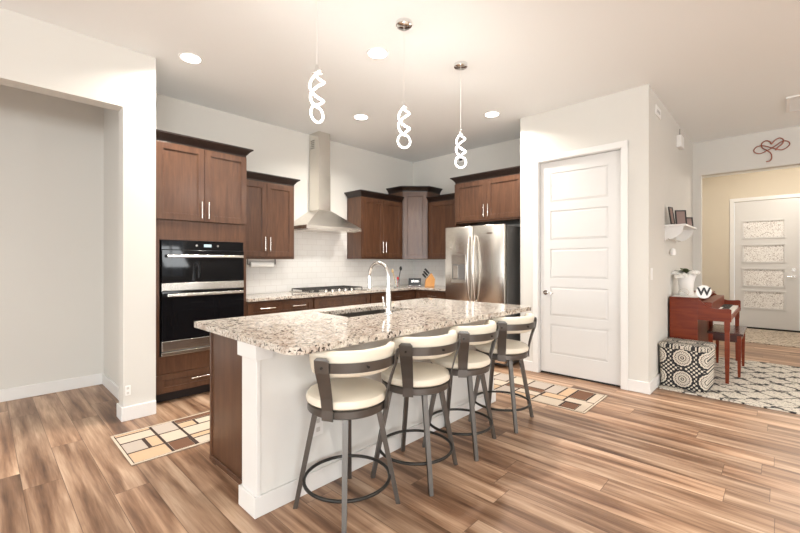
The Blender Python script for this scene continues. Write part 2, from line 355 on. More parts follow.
# ------------------------------------------------------------------ room shell
H = 3.05
struct('floor', box(NB(), -5.4, 7.7, -6.7, 10.7, -0.1, 0), M['floor'])
struct('ceiling', box(NB(), -5.4, 7.7, -6.7, 10.7, H, H+0.1), M['ceil'])
XW, YW = -4.69, 5.25
bm = NB(); box(bm, -4.03, -3.88, 0.80, 1.035, 0, H); box(bm, -4.03, -3.88, -2.5, 0.801, 2.568, H); box(bm, -4.03, -3.88, -6.5, -2.499, 0, H)
struct('wall_left', bm, M['wall'])
struct('wall_niche_back', box(NB(), -5.36, -5.24, -6.5, 1.035, 0, H), M['wall'])
struct('wall_niche_side', box(NB(), -5.24, -4.03, 0.905, 1.035, 0, H), M['wall'])
struct('wall_kitchen_left', box(NB(), XW-0.12, XW, 1.035, YW+0.12, 0, H), M['wall'])
struct('wall_kitchen_back', box(NB(), XW, -2.17, YW, YW+0.12, 0, H), M['wall'])
bm = NB(); PD0, PD1, PDZ = -2.05, -1.19, 2.46
box(bm, -2.29, PD0-0.02, 4.53, 4.65, 0, H); box(bm, PD1+0.02, -0.935, 4.53, 4.65, 0, H); box(bm, PD0-0.021, PD1+0.021, 4.53, 4.65, PDZ+0.02, H)
struct('wall_pantry_front', bm, M['wall'])
struct('wall_pantry_left', box(NB(), -2.29, -2.17, 4.65, YW, 0, H), M['wall'])
struct('wall_pantry_right', box(NB(), -1.055, -0.935, 4.65, 7.25, 0, H), M['wall'])
bm = NB(); box(bm, -1.5, -0.835, 7.25, 7.37, 0, H); box(bm, -0.836, 1.2, 7.25, 7.37, 2.565, H); box(bm, 1.199, 7.5, 7.25, 7.37, 0, H)
struct('wall_foyer_front', bm, M['wall'])
FDX0, FDX1, FDY = -0.66, 0.262, 10.42
bm = NB(); box(bm, -1.5, FDX0-0.03, FDY, FDY+0.12, 0, H); box(bm, FDX1+0.03, 2.2, FDY, FDY+0.12, 0, H); box(bm, FDX0-0.031, FDX1+0.031, FDY, FDY+0.12, 2.50, H)
struct('wall_foyer_back', bm, M['foyer'])
struct('wall_foyer_left', box(NB(), -1.62, -1.5, 7.25, 10.54, 0, H), M['foyer'])
struct('wall_foyer_right', box(NB(), 2.2, 2.32, 7.37, 10.54, 0, H), M['foyer'])
# walls behind and to the right of the camera, with their windows
def wall_holes(name, axis, c, thick, a0, a1, holes):
    bm = NB(); xs = sorted({a0, a1, *[h for q in holes for h in q[:2]]})
    def bx_(p, q, z0, z1):
        if z1-z0 < 1e-3: return
        if axis == 'Y': box(bm, p, q, c, c+thick, z0, z1)
        else: box(bm, c, c+thick, p, q, z0, z1)
    for p, q in zip(xs, xs[1:]):
        hh = [h for h in holes if h[0] <= p and h[1] >= q]
        if hh: bx_(p, q, 0, hh[0][2]); bx_(p, q, hh[0][3], H)
        else: bx_(p, q, 0, H)
    return struct(name, bm, M['wall'])
HB = [(-3.7, -0.1, 0.2, 2.6), (1.8, 6.4, 0.1, 2.6)]
HB[0] = (-3.87, -0.05, 0.25, 2.65)
HR = [(-6.1, -0.7, 0.25, 2.65), (4.2, 5.1, 0.75, 2.25)]
wall_holes('wall_rear', 'Y', -6.62, 0.12, -5.36, 7.62, HB)
wall_holes('wall_right', 'X', 7.5, 0.12, -6.5, 7.37, HR)
k = 1
for ax, hs in (('Y', HB), ('X', HR)):
    for a0, a1, z0, z1 in hs:
        bm = NB()
        def bb(p, q, r_, s_, d0=0.02, d1=0.08):
            if ax == 'Y': box(bm, p, q, -6.62+d0, -6.62+d1, r_, s_)
            else: box(bm, 7.5+d0, 7.5+d1, p, q, r_, s_)
        bb(a0, a0+0.05, z0, z1); bb(a1-0.05, a1, z0, z1); bb(a0+.05, a1-.05, z0, z0+0.05); bb(a0+.05, a1-.05, z1-0.05, z1)
        bb((a0+a1)/2-0.025, (a0+a1)/2+0.025, z0+.05, z1-.05)
        struct('window_%d' % k, bm, M['trim']); k += 1
# baseboards
BH = 0.115
def base(name, *bxs):
    bm = NB()
    for q in bxs: box(bm, *q, 0, BH, 0.004)
    return struct(name, bm, M['trim'])
base('baseboard_niche', (-5.24, -5.225, -6.5, 0.905), (-5.225, -4.03, 0.89, 0.905))
base('baseboard_left', (-4.04, -3.865, 0.785, 0.80), (-3.88, -3.865, 0.80, 1.035))
base('baseboard_pantry', (-2.29, PD0-0.075, 4.515, 4.53), (PD1+0.07, -0.92, 4.515, 4.53), (-0.935, -0.92, 4.53, 7.25))
base('baseboard_foyer', (-1.5, -0.77, 10.405, FDY), (-0.92, -0.835, 7.235, 7.25))
# pantry door casing, slab
bm = NB()
box(bm, PD0-0.075, PD0-0.01, 4.512, 4.53, 0, PDZ+0.0699, 0.004); box(bm, PD1+0.01, PD1+0.075, 4.512, 4.53, 0, PDZ+0.0699, 0.004); box(bm, PD0-0.075, PD1+0.075, 4.510, 4.53, PDZ+0.01, PDZ+0.075, 0.004)
box(bm, PD0-0.02, PD0-0.004, 4.53, 4.65, 0, PDZ+0.02); box(bm, PD1+0.004, PD1+0.02, 4.53, 4.65, 0, PDZ+0.02); box(bm, PD0-0.02, PD1+0.02, 4.53, 4.65, PDZ+0.004, PDZ+0.02)
struct('trim_1', bm, M['trim'])
def panel_slab(bm, x0, x1, yf, z0, z1, panels, stile):
    """slab whose front (yf side) is a flat frame with recessed, raised-centre panels"""
    box(bm, x0, x1, yf+0.010, yf+0.04, z0, z1)
    box(bm, x0, x0+stile, yf, yf+0.0101, z0, z1, 0.001); box(bm, x1-stile, x1, yf, yf+0.0101, z0, z1, 0.001)
    zs = [z0]+[z for p in panels for z in p]+[z1]
    for i in range(0, len(zs), 2): box(bm, x0+stile-.001, x1-stile+.001, yf, yf+0.0101, zs[i], zs[i+1], 0.001)
    for a, b_ in panels:
        i, o_ = 0.028, 0.002
        A = ring(bm, [(x0+stile, yf+0.0095, a), (x1-stile, yf+0.0095, a), (x1-stile, yf+0.0095, b_), (x0+stile, yf+0.0095, b_)])
        B = ring(bm, [(x0+stile+i, yf+o_, a+i), (x1-stile-i, yf+o_, a+i), (x1-stile-i, yf+o_, b_-i), (x0+stile+i, yf+o_, b_-i)])
        bridge(bm, A, B); bm.faces.new(B)
bm = NB(); ph = (PDZ-0.02-0.24-0.115-4*0.10)/5
pz = 0.02+0.22; pans = []
for i in range(5): pans.append((pz, pz+ph)); pz += ph+0.10
panel_slab(bm, PD0, PD1, 4.56, 0.022, PDZ, pans, 0.12)
pdoor = struct('door_1', bm, M['door'])
bm = NB(); hx, hz_ = PD0+0.065, 0.945
cyl(bm, (hx, 4.56, hz_), (hx, 4.551, hz_), 0.027, seg=20); cyl(bm, (hx, 4.552, hz_), (hx, 4.51, hz_), 0.009)
tube(bm, [(hx, 4.512, hz_), (hx+0.02, 4.508, hz_), (hx+0.06, 4.508, hz_+0.002), (hx+0.11, 4.512, hz_-0.003)], 0.008)
obj('door_handle', bm, M['chrome'], pdoor, True)
struct('trim_gap_shade', box(NB(), PD0, PD1, 4.57, 4.64, 0, 0.012), M['gapshade_sill'])   # dark strip painting the shade in the gap under the door
# front door
bm = NB(); y = FDY-0.018
box(bm, FDX0-0.075, FDX0-0.004, y, FDY, 0, 2.565, 0.003); box(bm, FDX1+0.004, FDX1+0.075, y, FDY, 0, 2.565, 0.003); box(bm, FDX0-0.075, FDX1+0.075, y-.002, FDY, 2.50, 2.567, 0.003)
struct('trim_3', bm, M['trim'])
bm = NB(); PN = [(0.445-0.03, 0.745), (0.90, 1.20-0.005), (1.355, 1.655), (1.82, 2.12)]
PN = [(0.40, 0.735), (0.83, 1.165), (1.30, 1.63), (1.77, 2.10)]
FP0, FP1 = FDX0+0.13, FDX1-0.20
yf = FDY-0.01
box(bm, FDX0, FP0, yf, yf+0.045, 0.03, 2.49); box(bm, FP1, FDX1, yf, yf+0.045, 0.03, 2.49)
zs = [0.03]+[z for p in PN for z in p]+[2.49]
for i in range(0, len(zs), 2): box(bm, FP0, FP1, yf, yf+0.045, zs[i], zs[i+1])
for a, b_ in PN:
    for q in ((FP0-0.02, FP0+0.012, a-.02, b_+.02), (FP1-0.012, FP1+0.02, a-.02, b_+.02), (FP0, FP1, a-0.02, a+0.012), (FP0, FP1, b_-0.012, b_+0.02)):
        box(bm, q[0], q[1], yf-0.012, yf+0.002, q[2], q[3], 0.003)
fdoor = struct('door_2', bm, M['door'])
for a, b_ in PN: obj('glass_pane', box(NB(), FP0+.001, FP1-.001, yf+0.015, yf+0.025, a+.001, b_-.001), M['doorglass'], fdoor, label='white patterned glass pane')
bm = NB()
for z in (1.155, 1.03): cyl(bm, (FDX1-0.075, yf, z), (FDX1-0.075, yf-0.02, z), 0.03, seg=20)
tube(bm, [(FDX1-0.075, yf-0.02, 1.03), (FDX1-0.075, yf-0.05, 1.03), (FDX1-0.11, yf-0.055, 1.03), (FDX1-0.17, yf-0.055, 1.03)], 0.01)
obj('door_handle', bm, M['chrome'], fdoor, True, label='chrome lever and deadbolt')
struct('trim_4', box(NB(), FDX0-.02, FDX1+.02, FDY-0.03, FDY+0.1, 0, 0.028), M['gapshade_sill'])
# backsplash tiles
bm = NB(); box(bm, XW, XW+0.008, 1.94, YW, 0.912, 1.36); box(bm, XW, XW+0.0079, 2.68, 3.765, 1.35, 1.80); box(bm, XW+.008, -3.30, YW-0.008, YW, 0.912, 1.36)
struct('trim_5', bm, M['tile'])
# ------------------------------------------------------------------ cabinets
FL = Fr((XW, 0), (0, 1), (1, 0)); FB = Fr((0, YW), (1, 0), (0, -1))
# tall oven cabinet
T = thing('oven_cabinet', 'tall brown stained oven tower cabinet beside the white pier', 'cabinet', (XW, 1.49, 0))
D = 0.59; T0, T1 = 1.045, 1.93
bm = NB()
FL.box(bm, T0, T0+0.02, 0.001, D, 0, 2.40); FL.box(bm, T1-0.02, T1, 0.001, D, 0, 2.40); FL.box(bm, T0, T1, 0.001, 0.015, 0.1, 2.40)
for z0, z1 in ((0.09, 0.11), (0.27, 0.43), (1.505, 1.69), (2.385, 2.40)): FL.box(bm, T0+.02, T1-.02, 0.015, D, z0, z1)
FL.box(bm, T0, T0+0.072, D-0.02, D+0.02, 0.095, 2.40, .001); FL.box(bm, T1-0.032, T1, D-0.02, D+0.02, 0.095, 2.40, .001); FL.box(bm, T0+.07, T1-.03, D-.02, D+0.019, 1.505, 1.688); FL.box(bm, T0+.07, T1-.03, D-.02, D+0.019, 0.272, 0.432)
obj('carcass', bm, M['wood'], T)
obj('toe_kick', FL.box(NB(), T0+.021, T1-.021, 0.03, D-0.06, 0, 0.089), M['toe'], T)
um = (T0+.03+T1)/2
shaker(FL, T0+0.035, um, 1.69, 2.398, D+.02, T, 'door', 1, 1.80, 0.16); shaker(FL, um, T1-0.003, 1.69, 2.398, D+.02, T, 'door', -1, 1.80, 0.16)
shaker(FL, T0+0.035, T1-0.005, 0.105, 0.27, D+.02, T, 'drawer', None, 0.20, 0.26)
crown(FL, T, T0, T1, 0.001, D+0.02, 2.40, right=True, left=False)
# wall ovens
OV = thing('wall_oven', 'double wall oven in black glass and stainless steel in tower cabinet', 'oven', (XW+D, 1.52, 0.435))
O0, O1 = 1.13, 1.895; on = D+0.022
obj('body', FL.box(NB(), O0+.01, O1-.01, 0.05, D+0.0, 0.434, 1.504), M['steel_dark'], OV)
cp = obj('control_panel', FL.box(NB(), O0, O1, D, on+0.008, 1.415, 1.502, 0.002), M['blackglass'], OV)
bm = NB(); FL.box(bm, 1.50, 1.57, on+0.008, on+0.0095, 1.445, 1.472); obj('display', bm, simple('oven_display', (0.2, 0.3, 0.32), 0.3, emit=(0.7, 0.85, 0.9), estr=0.6), cp)
for u in (1.43, 1.63): obj('knob', cyl(NB(), FL.p(u, on+0.008, 1.458), FL.p(u, on+0.018, 1.458), 0.010), M['chrome'], cp, True)
def oven_handle(par, z, h=0.026):
    bm = NB(); FL.box(bm, O0+0.035, O1-0.025, on+0.05, on+0.07, z-h/2, z+h/2, 0.004)
    for u in (O0+0.08, O1-0.08): FL.box(bm, u-0.012, u+0.012, on+0.018, on+0.052, z-0.008, z+0.008)
    obj('handle', bm, M['nickel'], par)
d1 = obj('upper_door', FL.box(NB(), O0, O1, D, on+0.02, 1.108, 1.412, 0.003), M['blackglass'], OV); oven_handle(d1, 1.355)
obj('middle_trim', FL.box(NB(), O0, O1, D, on+0.022, 1.035, 1.105, 0.003), M['steel'], OV)
d2 = obj('lower_door', FL.box(NB(), O0, O1, D, on+0.02, 0.575, 1.032, 0.003), M['blackglass'], OV); oven_handle(d2, 0.995)
bt = obj('bottom_panel', FL.box(NB(), O0, O1, D, on+0.022, 0.485, 0.573, 0.003), M['steel'], OV)
bm = NB()
for i, u in enumerate((1.745, 1.758, 1.775, 1.787)): tube(bm, [FL.p(u, on+0.023, 0.53), FL.p(u+0.006, on+0.023, 0.54+0.006*(i % 2)), FL.p(u+0.012, on+0.023, 0.532)], 0.0012, 6)
obj('logo', bm, M['black'], bt, label='small dark script mark')
obj('vent_trim', FL.box(NB(), O0, O1, D, on+0.012, 0.436, 0.470, 0.003), M['steel'], OV)

def upper(frame, name, label, u0, u1, depth, z0, z1, ndoors, hz, crz=None, cl=True, cr=True, loc=None, handles=True, hs=None):
    root = thing(name, label, 'cabinet', loc)
    bm = NB(); frame.box(bm, u0, u1, 0.0085, depth, z0, z1, 0.001); obj('carcass', bm, M['wood'], root)
    if ndoors == 2:
        mid = (u0+u1)/2
        shaker(frame, u0+0.02, mid, z0+0.025, z1-0.012, depth, root, 'door', 1, hz); shaker(frame, mid, u1-0.02, z0+0.025, z1-0.012, depth, root, 'door', -1, hz)
    else: shaker(frame, u0+0.02, u1-0.02, z0+0.025, z1-0.012, depth, root, 'door', hs, hz)
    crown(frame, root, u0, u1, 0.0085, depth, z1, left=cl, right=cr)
    return root
upper(FL, 'upper_cabinet', 'brown two door wall cabinet between the oven tower and the range hood', 1.932, 2.675, 0.33, 1.335, 2.235, 2, 1.51, cl=False, loc=(XW, 2.3, 1.335))
upper(FL, 'upper_cabinet', 'dark two door wall cabinet just right of the range hood', 3.77, 4.622, 0.33, 1.345, 2.245, 2, 1.52, cr=False, loc=(XW, 4.2, 1.345))
upper(FB, 'upper_cabinet', 'narrow single door wall cabinet between corner cabinet and refrigerator', -4.060, -3.36, 0.33, 1.345, 2.245, 1, 1.5, cl=False, cr=False, loc=(-3.7, YW, 1.345))
Fc = upper(FB, 'upper_cabinet', 'deep two door cabinet mounted above the stainless refrigerator', -3.335, -2.295, 0.61, 1.84, 2.405, 2, 1.985, cr=False, loc=(-2.8, YW, 1.84))
bm = NB(); FB.box(bm, -3.355, -3.336, 0.0085, 0.60, 0.0, 2.40, 0.001); obj('side_panel', bm, M['wood'], Fc)
# diagonal corner wall cabinet
CR = thing('corner_cabinet', 'diagonal corner wall cabinet with one glossy brown door', 'cabinet', (XW+.01, YW-.01, 1.345))
def diagpoly(e): # flared outline
    k = e*0.4142
    return [(XW+.0085, YW-.0085), (XW+.0085, 4.638-e if e else 4.638), (-4.36+k, 4.638-e if e else 4.638), (-4.078+e, 4.92-k), (-4.078+e, YW-.0085)]
zc1 = 2.42
obj('carcass', prism(NB(), diagpoly(0), 1.345, zc1), M['wood'], CR)
s2 = 1/math.sqrt(2); FD = Fr((-4.36, 4.638), (s2, s2), (s2, -s2)); LD = 0.282*math.sqrt(2)
shaker(FD, 0.016, LD-0.016, 1.352, zc1-0.01, 0.0, CR, 'door', None, None)
bm = NB(); prev = None
for a, b_ in [(0.0, 0.0), (0.006, 0.0), (0.012, 0.2), (0.5, 0.62), (0.85, 0.80), (1.0, 0.84), (1.0, 1.0)]:
    rg = ring(bm, [(x, y, zc1+b_*0.085) for x, y in diagpoly(max(a*0.055, 1e-5))])
    if prev: bridge(bm, prev, rg)
    else: bm.faces.new(rg)
    prev = rg
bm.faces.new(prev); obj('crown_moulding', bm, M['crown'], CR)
# base cabinets
def basecab(frame, label, u0, u1, loc, drawers, doors=2, false=False):
    r_ = thing('base_cabinet', label, 'cabinet', loc); dp = 0.605
    bm = NB(); frame.box(bm, u0, u1, 0.0085, dp, 0.1, 0.879, 0.001); obj('carcass', bm, M['wood'], r_)
    bm = NB(); frame.box(bm, u0+.001, u1-.001, 0.05, dp-0.07, 0, 0.099); obj('toe_kick', bm, M['toe'], r_)
    shaker(frame, u0+0.01, u1-0.01, 0.715, 0.862, dp, r_, 'drawer', drawers, None if false else 0.795, 0.17)
    n = doors
    for i in range(n):
        a = u0+0.01+(u1-u0-0.02)*i/n; b_ = u0+0.01+(u1-u0-0.02)*(i+1)/n
        shaker(frame, a, b_, 0.115, 0.705, dp, r_, 'door', 1 if i == 0 and n > 1 else -1, 0.60)
basecab(FL, 'base cabinet with a wide two pull drawer beside the oven tower', 1.932, 2.76, (XW, 2.35, 0), (2.157, 2.548))
basecab(FL, 'base cabinet with plain false front under the gas cooktop', 2.762, 3.68, (XW, 3.2, 0), None, false=True)
basecab(FL, 'base cabinet with a one pull drawer right of the cooktop near the corner', 3.682, 4.60, (XW, 4.15, 0), (4.2,))
CB = thing('corner_base_cabinet', 'blind corner base cabinet where the two counters meet', 'cabinet', (-4.4, 4.95, 0))
bm = NB(); box(bm, XW+.0085, -4.086, 4.602, YW-.0085, 0.1, 0.879); obj('carcass', bm, M['wood'], CB); obj('toe_kick', box(NB(), XW+.05, -4.16, 4.7, YW-.05, 0, 0.099), M['toe'], CB)
basecab(FB, 'base cabinet between the corner and the refrigerator', -4.084, -3.357, (-3.7, YW, 0), None, 2)
# perimeter countertop
CT = 0.912
def slab(poly, z0, z1, hole=None):
    bm = NB(); outer = ring(bm, [(x, y, z1) for x, y in poly]); es = [bm.edges.new((outer[i], outer[(i+1) % len(outer)])) for i in range(len(outer))]
    if hole:
        inn = ring(bm, [(x, y, z1) for x, y in hole]); es += [bm.edges.new((inn[i], inn[(i+1) % len(inn)])) for i in range(len(inn))]
    bmesh.ops.triangle_fill(bm, edges=es, use_beauty=True)
    ext = bmesh.ops.extrude_face_region(bm, geom=bm.faces[:])
    bmesh.ops.translate(bm, vec=(0, 0, z0-z1), verts=[v for v in ext['geom'] if isinstance(v, bmesh.types.BMVert)])
    return bm
def rounded(x0, x1, y0, y1, r, n=6, rs=None):
    rs = rs or [r]*4; pts = []
    for (cx, cy, a, rr) in ((x1-rs[0], y0+rs[0], -PI/2, rs[0]), (x1-rs[1], y1-rs[1], 0, rs[1]), (x0+rs[2], y1-rs[2], PI/2, rs[2]), (x0+rs[3], y0+rs[3], PI, rs[3])):
        for i in range(n+1): t = a+PI/2*i/n; pts.append((cx+rr*math.cos(t), cy+rr*math.sin(t)))
    return pts
def bevmod(o, w_=0.003):
    m_ = o.modifiers.new('bevel', 'BEVEL'); m_.width = w_; m_.segments = 2; m_.limit_method = 'ANGLE'; m_.angle_limit = math.radians(50)
o = obj('perimeter_countertop', slab([(XW+.008, 1.932), (-4.03, 1.932), (-4.03, 4.585), (-3.357, 4.585), (-3.357, YW-.008), (XW+.008, YW-.008)], CT-0.032, CT), M['granite']); bevmod(o)
tag(o, 'L-shaped speckled granite countertop along the tiled kitchen walls', 'countertop')
# ------------------------------------------------------------------ cooktop, hood
CK = thing('gas_cooktop', 'five burner gas cooktop with black grates and front knobs', 'cooktop', (-4.37, 3.2, CT))
C0, C1, CX0, CX1 = 2.77, 3.66, -4.63, -4.11
bm = NB(); box(bm, CX0, CX1, C0, C1, CT, CT+0.012, 0.004); obj('cooktop_plate', bm, M['steel'], CK)
for cx_, cy_, r_ in ((-4.5, 2.93, .045), (-4.25, 2.93, .035), (-4.38, 3.215, .055), (-4.5, 3.5, .04), (-4.25, 3.5, .045)):
    obj('burner', lathe(NB(), [(r_, 0), (r_, .012), (r_*.8, .014), (r_*.8, .022), (0.0, .024)], (cx_, cy_, CT+.012), 20), M['iron'], CK, True)
for g in range(3):
    y0_ = C0+0.015+g*0.29; y1_ = y0_+0.28; bm = NB(); z = CT+0.035
    for yy in (y0_, y1_-.01): box(bm, CX0+.03, CX1-.08, yy, yy+.01, z, z+.012, .002)
    for xx in (CX0+.03, CX1-.09): box(bm, xx, xx+.01, y0_+.01, y1_-.01, z, z+.012, .002)
    for t in (1/3, 2/3): xx = CX0+.03+(CX1-.08-CX0-.03)*t; box(bm, xx-.005, xx+.005, y0_+.01, y1_-.01, z, z+.013)
    ym = (y0_+y1_)/2; box(bm, CX0+.04, CX1-.09, ym-.005, ym+.005, z, z+.013)
    for xx in (CX0+.03, CX1-.09):
        for yy in (y0_, y1_-.01): box(bm, xx, xx+.01, yy, yy+.01, CT+.012, z)
    obj('grate', bm, M['iron'], CK)
for i in range(5): obj('knob', lathe(NB(), [(.021, 0), (.021, .018), (.017, .028), (0, .028)], (CX1-0.038, 3.0+i*0.105, CT+.012), 16), M['nickel'], CK, True)
HD = thing('range_hood', 'stainless pyramid chimney range hood above the cooktop', 'range hood', (XW, 3.2, 1.70))
hy0, hy1, hx1, hz0 = 2.745, 3.63, -4.19, 1.715
bm = NB(); box(bm, XW+.0085, hx1, hy0, hy1, hz0, hz0+0.045, 0.002)
A = ring(bm, [(XW+.0085, hy0+.004, hz0+.045), (hx1-.004, hy0+.004, hz0+.045), (hx1-.004, hy1-.004, hz0+.045), (XW+.0085, hy1-.004, hz0+.045)])
cy0, cy1, cx1 = 3.105, 3.295, -4.45
B = ring(bm, [(XW+.0085, cy0, 2.0), (cx1, cy0, 2.0), (cx1, cy1, 2.0), (XW+.0085, cy1, 2.0)]); bridge(bm, A, B); bm.faces.new(B); bm.faces.new(A)
cn = obj('canopy', bm, M['steel'], HD)
bm = NB()
for a, b_ in ((hy0+.05, 3.17), (3.2, hy1-.05)): box(bm, XW+.06, hx1-.06, a, b_, hz0-.006, hz0+.001)
obj('filter', bm, M['nickel'], cn)
bm = NB(); box(bm, XW+.0085, cx1, cy0, cy1, 2.0, 2.50, .001); box(bm, XW+.0085, cx1-.004, cy0+.004, cy1-.004, 2.50, H-.001, .001); ch = obj('chimney', bm, M['steel'], HD)
bm = NB()
for i in range(5): box(bm, XW+.05, XW+.13, cy0+.0025, cy0+.006, 2.84+i*.025, 2.85+i*.025)
obj('vent_slots', bm, M['black'], ch)
# ------------------------------------------------------------------ refrigerator
RF = thing('refrigerator', 'stainless french door refrigerator with ice dispenser', 'refrigerator', (-2.9, 4.85, 0))
R0, R1, RY, RZ = -3.31, -2.42, 4.37, 1.765
obj('body', box(NB(), R0+.005, R1-.005, RY+.085, YW-.03, 0.02, RZ-.01, .004), M['steel_dark'], RF)
rm = -2.868
def rdoor(x0, x1, z0, z1, nm='door'): return obj(nm, box(NB(), x0, x1, RY, RY+.08, z0, z1, .01), M['steel'], RF, True)
dl = rdoor(R0, rm-.002, .72, RZ); dr = rdoor(rm+.002, R1, .72, RZ); dz = rdoor(R0, R1, .06, .712, 'freezer_drawer')
def bow(x, z0, z1, par):
    n = 14; pts = [(x, RY+.002, z0)]+[(x, RY-.02-.045*math.sin(PI*i/n), z0+(z1-z0)*i/n) for i in range(n+1)]+[(x, RY+.002, z1)]
    obj('handle', tube(NB(), pts, .014, 10), M['nickel'], par, True)
bow(rm-.042, .80, 1.63, dl); bow(rm+.042, .80, 1.63, dr)
obj('handle', tube(NB(), [(R0+.08, RY+.002, .64), (R0+.09, RY-.05, .64), (R1-.09, RY-.05, .64), (R1-.08, RY+.002, .64)], .013), M['nickel'], dz, True)
DX0, DX1 = R0+.11, R0+.335
dp_ = obj('ice_dispenser', box(NB(), DX0, DX1, RY-.006, RY+.002, 1.02, 1.40, .002), M['steel'], dl)
obj('dispenser_recess', box(NB(), DX0+.015, DX1-.012, RY-.0075, RY-.003, 1.07, 1.27), M['steel_dark'], dp_)
obj('dispenser_lever', box(NB(), DX0+.03, DX0+.11, RY-.012, RY-.0076, 1.08, 1.25, .002), M['nickel'], dp_)
obj('logo', box(NB(), -2.66, -2.58, RY-.002, RY+.001, 1.655, 1.668), M['chrome'], dr)
# ------------------------------------------------------------------ island
IS = thing('kitchen_island', 'kitchen island with off-white knee wall and brown cabinet end', 'kitchen island', (-2.3, 2.1, 0))
IY0, IY1, IXF, ITOP = 0.985, 3.30, -1.935, 0.88
obj('knee_wall', box(NB(), -2.075, IXF, IY0, IY1, 0, ITOP), M['knee'], IS)
bm = NB(); box(bm, -2.09, IXF+.012, IY0-.02, IY0, 0, .80, .002); box(bm, -2.09, -2.075, IY0, IY0+.08, 0, .80, .002); box(bm, -2.125, IXF+.022, IY0-.03, IY0+.065, .80, ITOP, .002)
obj('end_trim', bm, M['trim'], IS)
bm = NB(); box(bm, -2.105, IXF+.012, IY0-.033, IY0-.02, 0, .105, .003); box(bm, -2.105, -2.09, IY0-.0329, IY0+.065, 0, .105, .003); box(bm, IXF, IXF+.016, IY0-.0329, IY1+.014, 0, .105, .003); box(bm, -2.13, IXF, IY1, IY1+.014, 0, .105, .003)
obj('baseboard', bm, M['trim'], IS)
EY = IY0+.075
bm = NB(); box(bm, -2.715, -2.076, EY, IY1, .0, .64); box(bm, -2.715, -2.076, EY, 1.74, .64, ITOP-.001); box(bm, -2.715, -2.076, 2.48, IY1, .64, ITOP-.001); box(bm, -2.715, -2.59, 1.74, 2.48, .64, ITOP-.001); box(bm, -2.14, -2.076, 1.74, 2.48, .64, ITOP-.001); cab = obj('cabinet_body', bm, M['wood'], IS)
bm = NB(); box(bm, -2.718, -2.095, EY-.012, EY, .0, ITOP-.002, .001); box(bm, -2.725, -2.12, EY-.022, EY-.012, 0, .035, .004); box(bm, -2.725, -2.700, EY-.020, EY-.005, .0, ITOP-.003, .002)
obj('end_panel', bm, M['wood'], IS)
FI = Fr((-2.715, 0), (0, 1), (-1, 0))
for i in range(4):
    a = IY0+.085+i*.552; b_ = a+.548
    shaker(FI, a, b_, .12, .70, 0, IS, 'door', 1 if i % 2 == 0 else -1, .60); shaker(FI, a, b_, .715, .865, 0, IS, 'drawer', None, .79, .16)
ot = obj('outlet', box(NB(), IXF, IXF+.006, 1.305, 1.377, .30, .42, .002), M['white'], IS)
M['sock'] = simple('socket_grey', (.6, .58, .55), .4)
for z in (.335, .385): obj('socket', box(NB(), IXF+.006, IXF+.007, 1.328, 1.354, z-.013, z+.013, .0003), M['sock'], ot)
IC = slab(rounded(-2.745, -1.555, 0.945, 3.315, .05, rs=[.085, .05, .03, .02]), 0.8805, 0.9155, rounded(-2.56, -2.17, 1.77, 2.45, .03, 4))
o = obj('island_countertop', IC, M['granite']); bevmod(o, .004); tag(o, 'large speckled granite countertop on the kitchen island', 'countertop')
SK = thing('kitchen_sink', 'dark undermount sink set in the island countertop', 'sink', (-2.36, 2.1, .70))
bm = NB(); sx0, sx1, sy0, sy1 = -2.575, -2.155, 1.755, 2.465
outr = rounded(sx0, sx1, sy0, sy1, .035, 4)
def sh(e, z): return ring(bm, [(x, y, z) for x, y in rounded(sx0+e, sx1-e, sy0+e, sy1-e, .035, 4)])
A = sh(0, .8795); B = sh(.012, .8795); C = sh(.02, .69); A2 = sh(0, .68); bridge(bm, A, B); bridge(bm, B, C); bm.faces.new(C); bridge(bm, A, A2); bm.faces.new(A2)
obj('basin', bm, M['sinksteel'], SK, True)
obj('drain', lathe(NB(), [(.045, 0), (.045, .004), (.03, .002), (0, .002)], (-2.36, 2.11, .6905), 24), M['chrome'], SK, True)
FC = thing('kitchen_faucet', 'tall chrome gooseneck pull-down faucet at the island sink', 'faucet', (-2.105, 2.085, .9155))
fx, fy, fz = -2.105, 2.085, .9155
bm = NB(); lathe(bm, [(.034, 0), (.034, .006), (.026, .012), (.024, .06), (.0155, .20), (.0135, .24), (0, .24)], (fx, fy, fz), 24); obj('faucet_body', bm, M['chrome'], FC, True)
bm = NB(); R_ = .105; pts = [(fx, fy, fz+.22), (fx, fy, fz+.275)]+[(fx-R_+R_*math.cos(t), fy, fz+.275+R_*math.sin(t)) for t in [PI*i/16*1.06 for i in range(1, 17)]]
tube(bm, pts, .0125, 14); obj('spout', bm, M['chrome'], FC, True)
e = Vector(pts[-1]); d = (e-Vector(pts[-2])).normalized(); bm = NB(); cyl(bm, e, e+d*.075, .0145, .018, 18); cyl(bm, e+d*.075, e+d*.085, .018, .015, 18); obj('spray_head', bm, M['chrome'], FC, True)
bm = NB(); cyl(bm, (fx, fy-.02, fz+.05), (fx, fy-.045, fz+.05), .012, .011); tube(bm, [(fx, fy-.043, fz+.045), (fx, fy-.05, fz+.08), (fx-.005, fy-.053, fz+.13)], .006, 10); obj('handle', bm, M['chrome'], FC, True)
